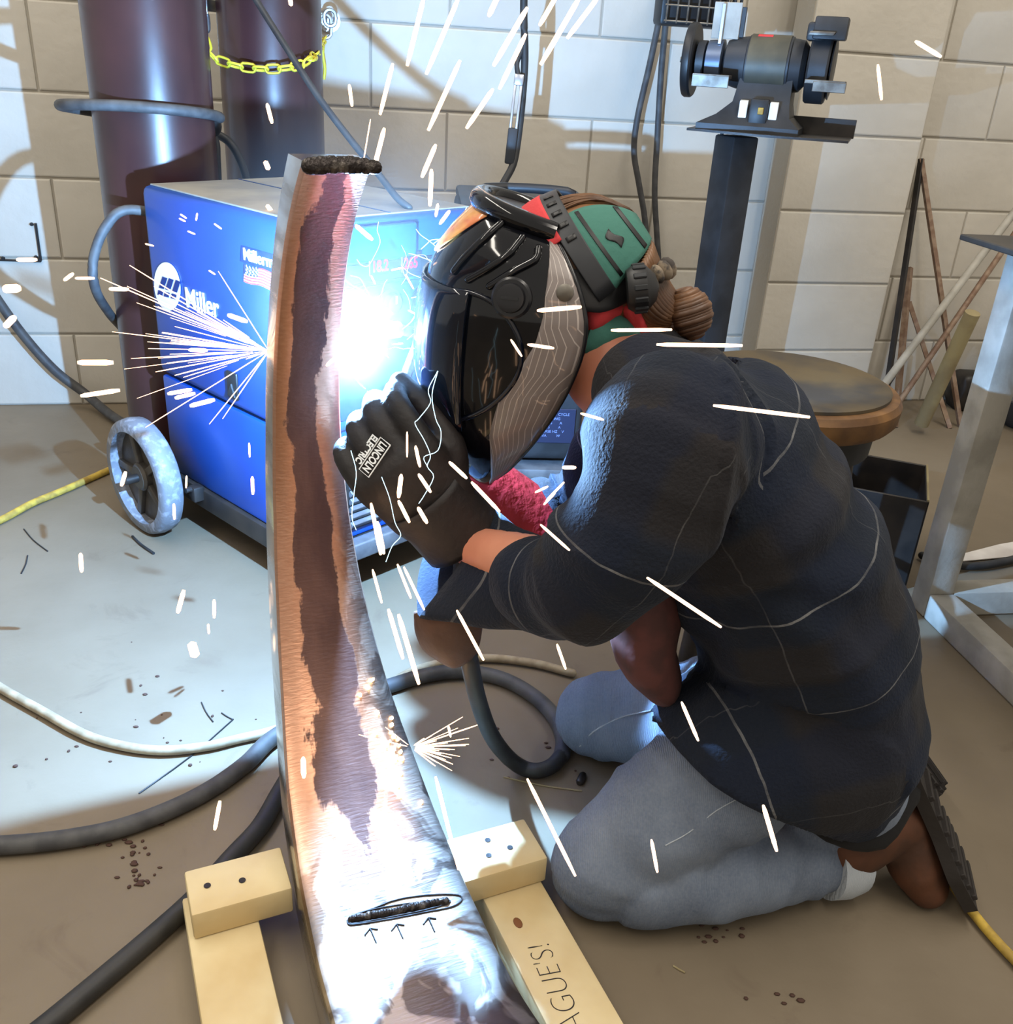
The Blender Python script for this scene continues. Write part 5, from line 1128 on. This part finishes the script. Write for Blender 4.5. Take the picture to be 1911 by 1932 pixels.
# hair: skull cap of hair with combed grooves, and a coiled bun
vs, fs = ellipsoid(hl, lb_ * .084, lcx * .085, la * .094, 64, 40)
vs = [p + (p - hl).normalized() * (0.0007 * math.sin(math.atan2((p - hl).dot(lb_), (p - hl).dot(lcx)) * 46) + .0012 * noise.noise(p * 60)) for p in vs]
hair = mesh_obj('hair', vs, fs, M['hair'], per, True)
mb = MB(); rn = random.Random(5)
L2 = [at(1195, 500, 1.06), at(1218, 560, 1.055), at(1250, 590, 1.05), at(1288, 597, 1.05)]
for k in range(44):
    a = 2 * PI * k / 44; o_ = lambda r: V((r * .5 * math.cos(a), r * math.sin(a), r * .8 * math.cos(a)))
    pts = [L2[0] + o_(.030), L2[1] + o_(.030 + .003 * math.sin(3 * a)), L2[2] + o_(.024), L2[3] + o_(.012)]; v_, f_, _ = loft(pts, [.0046, .0048, .0042, .0028], None, (0, 1, 0), 6, 4, True); mb.add(v_, f_)
mb.build('hair_tail', M['hair'], hair, True)
bc_ = at(1297, 592, 1.045); mb = MB()
for k in range(15):
    q = (k - 7) / 7.6; r = .0245 * math.sqrt(max(.05, 1 - q * q)); ax_ = V((.35, -.15, -.9)).normalized(); e1 = ax_.orthogonal().normalized(); e2 = ax_.cross(e1)
    pts = [bc_ + ax_ * (q * .027) + (e1 * math.cos(2 * PI * j / 18) + e2 * math.sin(2 * PI * j / 18)) * r for j in range(19)]
    v_, f_, _ = loft(pts, [.0036 + .0008 * math.sin(k * 2.3)] * 19, None, ax_, 8, 1, True); mb.add(v_, f_)
v_, f_ = ellipsoid(bc_, (.024, 0, 0), (0, .024, 0), (0, 0, .025), 20, 12); mb.add(v_, f_); mb.build('hair_bun', M['hair'], hair, True)
mb = MB()
for k in range(46):
    t_ = rn.uniform(-1.2, .5); pts = [head_pt(.15 + .2 * j + rn.uniform(-.02, .02), t_ * (1 - .12 * j), 1.085 + rn.uniform(0, .02)) for j in range(5)]
    v_, f_, _ = loft(pts, [.0006, .0011, .0012, .0011, .0005], None, (0, 1, 0), 5, 3, True); mb.add(v_, f_)
mb.build('hair_strands', M['hair'], hair, True)
# cap cloth: teal panels with dark seams, red front
head_patch('bandana_panel', .30, .95, .55, 1.75, 1.10, M['teal'], per, warp=lambda s_, t_, i, j: (s_, t_ + .25 * (i - .5) ** 2))
head_patch('bandana_front', -.30, .16, -.5, .95, 1.20, M['red_cloth'], per)
for s0 in (.44, .80):
    head_patch('bandana_seam', s0, s0 + .04, .62, 1.7, 1.136, M['black'], per, 10, .001, warp=lambda s_, t_, i, j: (s_ + .05 * (j - .5), t_))
head_patch('bandana_badge', .55, .70, 1.12, 1.34, 1.136, M['black'], per, 8, .001, warp=lambda s_, t_, i, j: (.625 + (s_ - .625) * math.sin(PI * max(.02, min(.98, j))), t_ + (s_ - .625) * .8))
# neck kerchief below the strap
for (pl_, m_, nm) in (([(1110, 566), (1132, 548), (1176, 578), (1164, 602), (1116, 626)], 'red_cloth', 'kerchief_red'), ([(1114, 622), (1160, 592), (1196, 610), (1232, 646), (1182, 666), (1104, 666)], 'teal', 'kerchief_teal'), ([(1176, 580), (1200, 566), (1226, 604), (1228, 640), (1205, 636), (1184, 604)], 'red_cloth', 'kerchief_red')):
    P = [at(x, y, 1.0 + .0003 * (x - 1100)) for x, y in pl_]; c_ = sum(P, V()) / len(P); n_ = -FWD
    bm = bmesh.new(); vv_ = [bm.verts.new(p) for p in P] ; cv = bm.verts.new(c_ + n_ * .014)
    for k in range(len(P)): bm.faces.new([vv_[k], vv_[(k + 1) % len(P)], cv])
    low = [bm.verts.new(p - n_ * .05) for p in P]
    for k in range(len(P)): bm.faces.new([vv_[k], low[k], low[(k + 1) % len(P)], vv_[(k + 1) % len(P)]])
    bm.faces.new(low); bmesh.ops.recalc_face_normals(bm, faces=bm.faces[:]); bmesh.ops.subdivide_edges(bm, edges=bm.edges[:], cuts=2, use_grid_fill=True, smooth=.3)
    mb = MB(); mb.bm(bm); bm.free(); mb.build(nm, M[m_], per, 60)
# headgear: strap over the crown with slots, side plate, ratchet knob
head_patch('headgear_strap', .14, .34, -.9, 1.75, 1.19, M['dark_grey'], per, 16, .003)
for k in range(5): head_patch('strap_slot', .19, .29, .20 + k * .19, .26 + k * .19, 1.232, M['black'], per, 3, .0008)
mb = MB(); P = [at(1052, 530, 1.005), at(1090, 545, 1.0), at(1130, 552, 1.002), at(1172, 542, 1.015), at(1204, 530, 1.035)]
v_, f_, _ = loft(P, [.0035] * 5, [.016, .020, .021, .018, .014], (0, 0.35, 1), 16, 6, 'round'); mb.add(v_, f_); mb.build('headgear_band', M['black'], per, 60)
P = [at(1172, 548, 1.0), at(1200, 545, 1.0)]; ax_ = (P[1] - P[0]).normalized()
mb = MB(); mb.lathe([(0, .020), (.006, .024), (.020, .024), (.024, .020), (.030, .014), (.034, .0)], P[0] + ax_ * .006, ax_, 24); rk = mb.build('ratchet_knob', M['black'], per)
mb = MB()
for k in range(12):
    a = 2 * PI * k / 12; e1 = ax_.orthogonal().normalized(); e2 = ax_.cross(e1); d = e1 * math.cos(a) + e2 * math.sin(a); mb.box(P[0] + ax_ * .019 + d * .024, d * .002, ax_ * .007, ax_.cross(d) * .003, .001, 1)
mb.build('knob_ribs', M['dark_grey'], rk)

mb = MB(); rn = random.Random(9)       # bunched cloth hair tie round the base of the tail
tc_ = at(1222, 535, 1.045); ta = (at(1250, 590, 1.05) - at(1205, 500, 1.06)).normalized(); e1 = ta.cross(V((0, 1, 0))).normalized(); e2 = ta.cross(e1)
for k in range(18):
    a = 2 * PI * k / 18; c_ = tc_ + (e1 * math.cos(a) + e2 * math.sin(a)) * (.026 + rn.uniform(-.003, .003)) + ta * rn.uniform(-.006, .006)
    v_, f_ = ellipsoid(c_, ta * rn.uniform(.009, .014), (e1 * math.cos(a) + e2 * math.sin(a)) * .009, (e2 * math.cos(a) - e1 * math.sin(a)) * .006, 10, 8); mb.add(v_, f_)
M['camo'] = mat('grey_brown_hair_tie', (64, 58, 54), 0.8, col2=(132, 118, 100), scale=55, lo=.5, hi=.58)
mb.build('hair_tie', M['camo'], hair, True)

# ================================================================== welding gun held in the glove
gun = thing('welding_gun', 'welding gun held in the black glove, its thick black cable hanging to the floor', 'welding gun', at(800, 960, 1.03))
gd = V((.722, .690, -.035)).normalized(); tip = ARC + gd * .0275; n0_ = ARC + gd * .085; hA = gk - gn_ * .034 + ga_ * .010; hB = gw - gn_ * .012 - ga_ * .01  # nozzle aim and width set so its shadow keeps arc light off the pillar
mb = MB(); mb.tube([n0_, n0_.lerp(tip, .75), tip], [.0112, .0112, .0102], 18, 1); mb.build('nozzle', M['steel_dull'], gun)
mb = MB(); mb.tube([hA, hA.lerp(n0_, .35) + V((.012, .03, .02)), n0_ + V((.022, .030, -.018)), n0_], .0070, 12, 8); mb.build('goose_neck', M['steel_dull'], gun, 60)
mb = MB(); mb.tube([hA, hA.lerp(hB, .5) , hB], .0145, 14, 6); mb.build('handle', M['black'], gun, 60)
mb = MB(); mb.tube([tip, ARC], .0009, 6, 1); mb.build('wire', M['steel_dull'], gun)
mb = MB(); mb.tube([hB, at(872, 1110, .99), at(880, 1190, .975), at(887, 1252, .972), at(903, 1325, .99), at(926, 1385, 1.03), at(955, 1425, 1.075), fl(985, 1448, .016), fl(1015, 1454, .0135), fl(1042, 1444, .0135), fl(1060, 1424, .0135)], .0115, 12, 8); mb.build('gun_cable', M['rubber_black'], gun, 60)

# ================================================================== flying sparks: each a glowing sliver of metal in the air
SPK = [
 (800, -6, 768, 124, 9, 1.5, 'long white spark at the top, leftmost of the slanting row above the bar'),
 (866, -6, 804, 140, 9, 1.5, 'long white spark at the top, second of the slanting row'),
 (940, -8, 922, 30, 10, 1.5, 'short white spark cut by the top edge left of the clamp cable'),
 (995, 14, 931, 124, 10, 1.45, 'long white spark crossing the thick black cable near the top'),
 (992, 64, 942, 168, 9, 1.5, 'long white spark just left of the steel clamp'),
 (1050, -8, 1018, 48, 9, 1.5, 'white spark cut by the top edge right of the clamp cable'),
 (1094, -6, 1020, 122, 10, 1.45, 'longest white spark at the top right of the clamp cable'),
 (1129, -6, 1070, 72, 9, 1.5, 'rightmost white spark of the top row, over the lit wall'),
 (741, 120, 717, 216, 8, 1.4, 'white spark over the wall right of the yellow chain'),
 (868, 114, 808, 246, 9, 1.4, 'long white spark on the shadowed wall, left of two side by side'),
 (930, 168, 880, 242, 9, 1.4, 'white spark on the shadowed wall, right of two side by side'),
 (725, 242, 706, 316, 9, 1.35, 'bright spark rising off the top end of the steel bar'),
 (699, 225, 686, 302, 2.5, 1.35, 'hair-thin spark rising off the top end of the steel bar'),
 (822, 273, 796, 334, 9, 1.35, 'slanting spark above the blue machine between bar and helmet'),
 (814, 320, 811, 388, 9, 1.3, 'upright orange-edged spark between bar and helmet'),
 (848, 398, 830, 422, 7, 1.25, 'small slanting spark left of the orange brow print'),
 (826, 385, 822, 408, 6, 1.25, 'small upright spark left of the orange brow print'),
 (659, 160, 664, 200, 7, 1.6, 'short upright spark on the wall below the eye bolt'),
 (504, 196, 513, 232, 8, 1.7, 'short spark on the far cylinder below the chain'),
 (501, 306, 506, 318, 11, 1.7, 'glowing droplet at the foot of the far cylinder'),
 (547, -4, 549, 9, 9, 1.7, 'spark tip at the top edge on the far cylinder'),
 (504, 388, 512, 398, 9, 1.6, 'glowing droplet over the grey lid of the blue machine'),
 (1727, 78, 1775, 107, 8, 1.8, 'short fat spark at the right edge of the wall pillar'),
 (1656, 122, 1663, 188, 7, 1.8, 'upright spark on the wall pillar right of the grinder'),
 (1239, 650, 1400, 652, 8, .78, 'long level spark above the shoulder in front of the stool'),
 (1153, 623, 1267, 622, 7, .80, 'level spark across the neck kerchief and hair tail'),
 (1014, 586, 1096, 579, 9, .82, 'level spark across the grey side panel of the helmet'),
 (996, 650, 1044, 657, 7, .82, 'short level spark on the helmet below the side knob'),
 (964, 641, 984, 672, 5, .82, 'small curved spark on the black helmet cheek'),
 (1346, 765, 1527, 787, 8, .74, 'long spark slanting down across the upper back'),
 (1221, 1090, 1360, 1183, 8, .66, 'long spark slanting across the middle of the jacket'),
 (1286, 1325, 1317, 1397, 7, .64, 'steep spark at the jacket hem above the thigh'),
 (1440, 1520, 1465, 1605, 9, .62, 'steep bright spark over the folded knee and calf'),
 (1229, 1585, 1240, 1645, 7, .60, 'short upright spark on the near jeans knee'),
 (995, 1470, 1085, 1652, 8, .62, 'long steep spark between the right wooden block and the knee'),
 (862, 1152, 912, 1245, 7, .72, 'steep spark across the brown cuff flap'),
 (1051, 1216, 1067, 1262, 6, .80, 'short steep spark left of the maroon lining over the floor'),
 (822, 1466, 865, 1640, 8, .64, 'long steep spark over the right wooden block beside the bar'),
 (890, 910, 942, 965, 8, .78, 'slanting spark over the red cuff'),
 (1020, 990, 1074, 1038, 6, .74, 'slanting spark on the sleeve right of the red cuff'),
 (848, 872, 880, 902, 8, .80, 'slanting spark below the helmet tip over the louvres'),
 (1096, 780, 1138, 792, 6, .78, 'short spark in front of the throat'),
 (1062, 882, 1085, 882, 8, .85, 'short fat level spark left of the lit upper sleeve'),
 (1030, 945, 1064, 910, 5, .9, 'slanting spark below the helmet, upper of the little crossing pair'),
 (1026, 952, 1047, 930, 5, .9, 'slanting spark below the helmet, lower of the little crossing pair'),
 (1010, 929, 1033, 918, 5, .9, 'small spark left of the little crossing pair below the helmet'),
 (146, 684, 214, 684, 11, 1.5, 'fat level spark left of the near cylinder, upper of two'),
 (152, 747, 226, 736, 9, 1.5, 'level spark left of the near cylinder, lower of two'),
 (316, 743, 362, 735, 8, 1.45, 'spark on the machine door, topmost of three'),
 (330, 751, 368, 742, 8, 1.45, 'spark on the machine door, middle of three'),
 (358, 766, 405, 754, 9, 1.45, 'spark on the machine door, lowest and fattest of three'),
 (206, 545, 243, 546, 8, 1.5, 'level spark across the near cylinder beside the blue machine'),
 (142, 525, 178, 525, 6, 1.5, 'level spark inside the power cord loop'),
 (121, 529, 138, 516, 7, 1.5, 'tilted spark at the left of the power cord loop'),
 (6, 545, 38, 544, 17, 1.5, 'big white spark at the left edge above the thick wall hose'),
 (9, 617, 28, 597, 13, 1.5, 'fat tilted spark on the thick wall hose'),
 (31, 490, 70, 490, 8, 1.6, 'level spark at the black corner frame'),
 (152, 1045, 154, 1078, 9, 1.3, 'upright spark over the floor at far left'),
 (335, 1157, 347, 1113, 9, 1.2, 'upright spark over the blue-lit floor left of the bar'),
 (404, 1132, 404, 1165, 7, 1.2, 'short upright spark nearer the bar over the blue-lit floor'),
 (393, 1178, 394, 1195, 5, 1.2, 'tiny spark below the short upright one over the lit floor'),
 (362, 1216, 368, 1236, 20, 1.15, 'glowing droplet on the blue-lit floor left of the bar'),
 (229, 917, 237, 890, 8, 1.5, 'short spark in front of the wheel hub'),
 (328, 951, 329, 979, 6, 1.5, 'short upright spark right of the wheel tread'),
 (352, 898, 351, 920, 4, 1.5, 'tiny upright spark at the axle bracket'),
 (476, 900, 477, 932, 7, 1.3, 'upright spark low on the machine door beside the bar'),
 (470, 836, 471, 862, 4, 1.3, 'thin upright spark on the machine door beside the bar'),
 (405, 1566, 415, 1511, 8, .9, 'upright spark over the thick floor cable left of the bar'),
 (572, 1430, 573, 1466, 11, .62, 'glowing droplet on the left part of the bar face'),
 (356, 660, 391, 661, 8, 1.4, 'level spark right under the machine name'),
 (430, 594, 466, 607, 10, 1.4, 'fat spark right of the machine name'),
 (733, 1150, 760, 1242, 9, .85, 'steep spark right of the bar over the lit floor, left of a pair'),
 (752, 1160, 790, 1290, 10, .83, 'steep bright spark right of the bar over the lit floor, right of a pair'),
 (750, 1065, 775, 1128, 6, .9, 'steep spark left of the open sleeve cuff, upper of two'),
 (762, 1070, 800, 1150, 6, .9, 'steep spark left of the open sleeve cuff, lower of two'),
 (703, 1075, 720, 1137, 6, .9, 'steep spark at the bar edge over the cart rail'),
 (700, 950, 718, 1046, 8, .92, 'steep spark at the bar edge over the louvres'),
 (712, 985, 724, 1044, 9, .92, 'fat steep spark over the louvres beside the bar edge'),
 (757, 896, 752, 938, 9, .86, 'upright spark on the black glove'),
 (784, 842, 792, 880, 7, .86, 'upright spark on the upper part of the black glove'),
 (790, 895, 812, 928, 8, .84, 'slanting spark on the black gauntlet, upper of two'),
 (789, 958, 805, 986, 9, .84, 'slanting spark on the black gauntlet, lower of two'),
 (752, 945, 772, 985, 8, .86, 'slanting spark at the wrist of the black glove'),
 (768, 815, 768, 862, 4, .86, 'hair-thin upright spark at the glove knuckles'),
 (671, 425, 702, 452, 9, 1.15, 'fat slanting spark at the right edge of the bar near its top'),
 (616, 690, 640, 668, 7, .86, 'slanting spark on the bar face beside the arc'),
 (846, 1370, 850, 1390, 5, .8, 'tiny spark over the floor right of the glowing beads'),
]
def spindle(mb, p, q, r, n=6):
    v_, f_, _ = loft([p, p.lerp(q, .12), p.lerp(q, .8), q], [r * .55, r * .95, r, r * .65], None, (0, 1, 0) if abs((q - p).normalized().y) < .9 else (1, 0, 0), n, 1, True); mb.add(v_, f_)
for (x0, y0, x1, y1, w_, Y, lab_) in SPK:
    p, q = at(x0, y0, Y), at(x1, y1, Y + .02); mb = MB(); r = w_ * .5 * (p - CAM).dot(FWD) / F
    spindle(mb, p, q, r); tag(mb.build('spark', M['spark'], None, 60), lab_, 'spark', 'flying weld sparks')
# fine spray bursting behind the bar, and the tangle of white-hot wire by the arc: beyond counting
rn = random.Random(11); mb = MB(); o0 = at(507, 662, 1.105)
for k in range(46):
    a = math.radians(rn.choice((rn.gauss(196, 9), rn.gauss(165, 9), rn.uniform(150, 215)))); l0 = rn.uniform(0.0, .06); l1 = l0 + rn.uniform(.03, .17) * (1.1 if rn.random() < .25 else .8)
    d = V((math.cos(a), rn.uniform(-.25, .35), -math.sin(a) * .9)); p, q = o0 + d * l0, o0 + d * l1; spindle(mb, p, q, rn.uniform(.0003, .0007), 4)
for (x, y) in ((240, 540), (275, 806), (412, 512), (300, 556), (330, 616), (420, 790), (395, 800)): spindle(mb, o0, at(x, y, 1.22), .0006, 4)
for k in range(26):
    a = rn.uniform(-.9, .9) + (PI if rn.random() < .1 else 0); p = at(776, 1410, .845); l = rn.uniform(.02, .075); d = V((math.cos(a), rn.uniform(-.2, .5), math.sin(a) * .8)); spindle(mb, p + d * .005, p + d * l, rn.uniform(.0004, .0010), 4)
for (x0, y0, x1, y1) in ((340, 404, 352, 412), (338, 412, 350, 418), (404, 422, 418, 432), (372, 402, 370, 416), (354, 436, 368, 442), (274, 460, 290, 464), (394, 510, 406, 518), (905, 590, 914, 602), (880, 586, 896, 604), (880, 598, 892, 614), (896, 700, 904, 720), (925, 720, 930, 736), (770, 585, 790, 596), (715, 600, 742, 610), (727, 604, 745, 608), (740, 650, 760, 648), (733, 612, 748, 626), (700, 520, 708, 536), (738, 510, 760, 505), (765, 518, 780, 545)):
    spindle(mb, at(x0, y0, 1.0 if x0 > 860 else 1.4), at(x1, y1, 1.0 if x0 > 860 else 1.4), .0013, 5)
tag(stuff(mb.build('spark_spray', M['spark'], None, 60)), 'fan of fine sparks bursting out behind the steel bar and off its lower face', 'sparks')
mb = MB()
for k in range(34):
    p = ARC + V((rn.uniform(.0, .15), rn.uniform(-.04, .08), rn.uniform(-.09, .13))); pts = [p]; d = V((rn.uniform(-1, 1), rn.uniform(-.4, .4), rn.uniform(-1, 1)))
    for j in range(rn.randint(3, 7)):
        d = (d + V((rn.uniform(-1, 1), rn.uniform(-.4, .4), rn.uniform(-1, 1))) * .8).normalized(); pts.append(pts[-1] + d * rn.uniform(.006, .018))
    mb.tube(pts, rn.uniform(.0003, .0006), 4, 3)
for pl_ in ([(826, 700), (808, 735), (812, 760), (790, 790), (783, 800), (800, 830), (812, 860), (806, 880), (818, 900), (800, 935), (790, 950)], [(826, 700), (815, 745), (822, 790), (832, 815), (826, 850), (800, 862), (806, 880)], [(662, 850), (672, 890), (668, 930), (664, 975), (672, 1000)], [(720, 900), (735, 940), (745, 985), (756, 1010), (740, 1030), (728, 1060)]):
    mb.tube([at(x, y, .88) for x, y in pl_], .0004, 5, 4)
tag(stuff(mb.build('hot_wire_curls', M['spark_blue'], None, 60)), 'tangle of white-hot wire curls and splinters around the arc', 'sparks')
# glowing beads added low on the bar for glare and a warm tint
ms_ = hp(776, 1408, .001)
if ms_ is None: ms_ = hp(762, 1408, .001)
mb = MB()
for k in range(30):
    yy_ = 1408 + rn.gauss(0, 62); q = hp(727 + (yy_ - 1320) * .36 - abs(rn.gauss(0, 20)), yy_, .001)
    if q: v_, f_ = ellipsoid(q, (rn.uniform(.0008, .0026), 0, 0), (0, .002, 0), (0, 0, rn.uniform(.0012, .0034)), 8, 6); mb.add(v_, f_)
tag(stuff(mb.build('glare_beads', M['glare_bead'], None, True)), 'orange glowing beads added for glare at the right edge of the bar, low on the face', 'added_glow')
# welding fume volume, put in to give the glare round the arc
FUME = 1
if FUME:
    m = bpy.data.materials.new('welding_fume'); m.use_nodes = True; nt = m.node_tree; N, L = nt.nodes, nt.links; N.clear()
    out = N.new('ShaderNodeOutputMaterial'); vs_ = N.new('ShaderNodeVolumeScatter'); vs_.inputs['Anisotropy'].default_value = 0.1; vs_.inputs['Color'].default_value = (1, 1, 1, 1)
    tc = N.new('ShaderNodeTexCoord').outputs['Object']; ln_ = nd(N, 'ShaderNodeVectorMath', operation='LENGTH'); mp = nd(N, 'ShaderNodeMapping'); mp.inputs['Scale'].default_value = (1 / .26, 1 / .22, 1 / .30); L.new(tc, mp.inputs[0]); L.new(mp.outputs[0], ln_.inputs[0])
    fall = nd(N, 'ShaderNodeMapRange', interpolation_type='SMOOTHSTEP'); fall.inputs[1].default_value = 1.0; fall.inputs[2].default_value = 0.0; L.new(ln_.outputs['Value'], fall.inputs[0])
    nz = noise_n(N, L, tc, 9, 3, .55, .6); nr_ = nd(N, 'ShaderNodeMapRange'); nr_.inputs[1].default_value = .35; nr_.inputs[2].default_value = .75; L.new(nz, nr_.inputs[0])
    den = math_n(N, L, 'MULTIPLY', math_n(N, L, 'MULTIPLY', fall.outputs[0], math_n(N, L, 'ADD', nr_.outputs[0], .35)), 0.13); L.new(den, vs_.inputs['Density']); L.new(vs_.outputs[0], out.inputs['Volume'])
    v_, f_ = ellipsoid(ARC + V((.04, 0, .06)), (.26, 0, 0), (0, .22, 0), (0, 0, .30), 24, 16); mb = MB(); mb.add(v_, f_)
    tag(stuff(mb.build('welding_fume', m, None, True)), 'faint welding fume added round the arc for its blue glow', 'smoke')
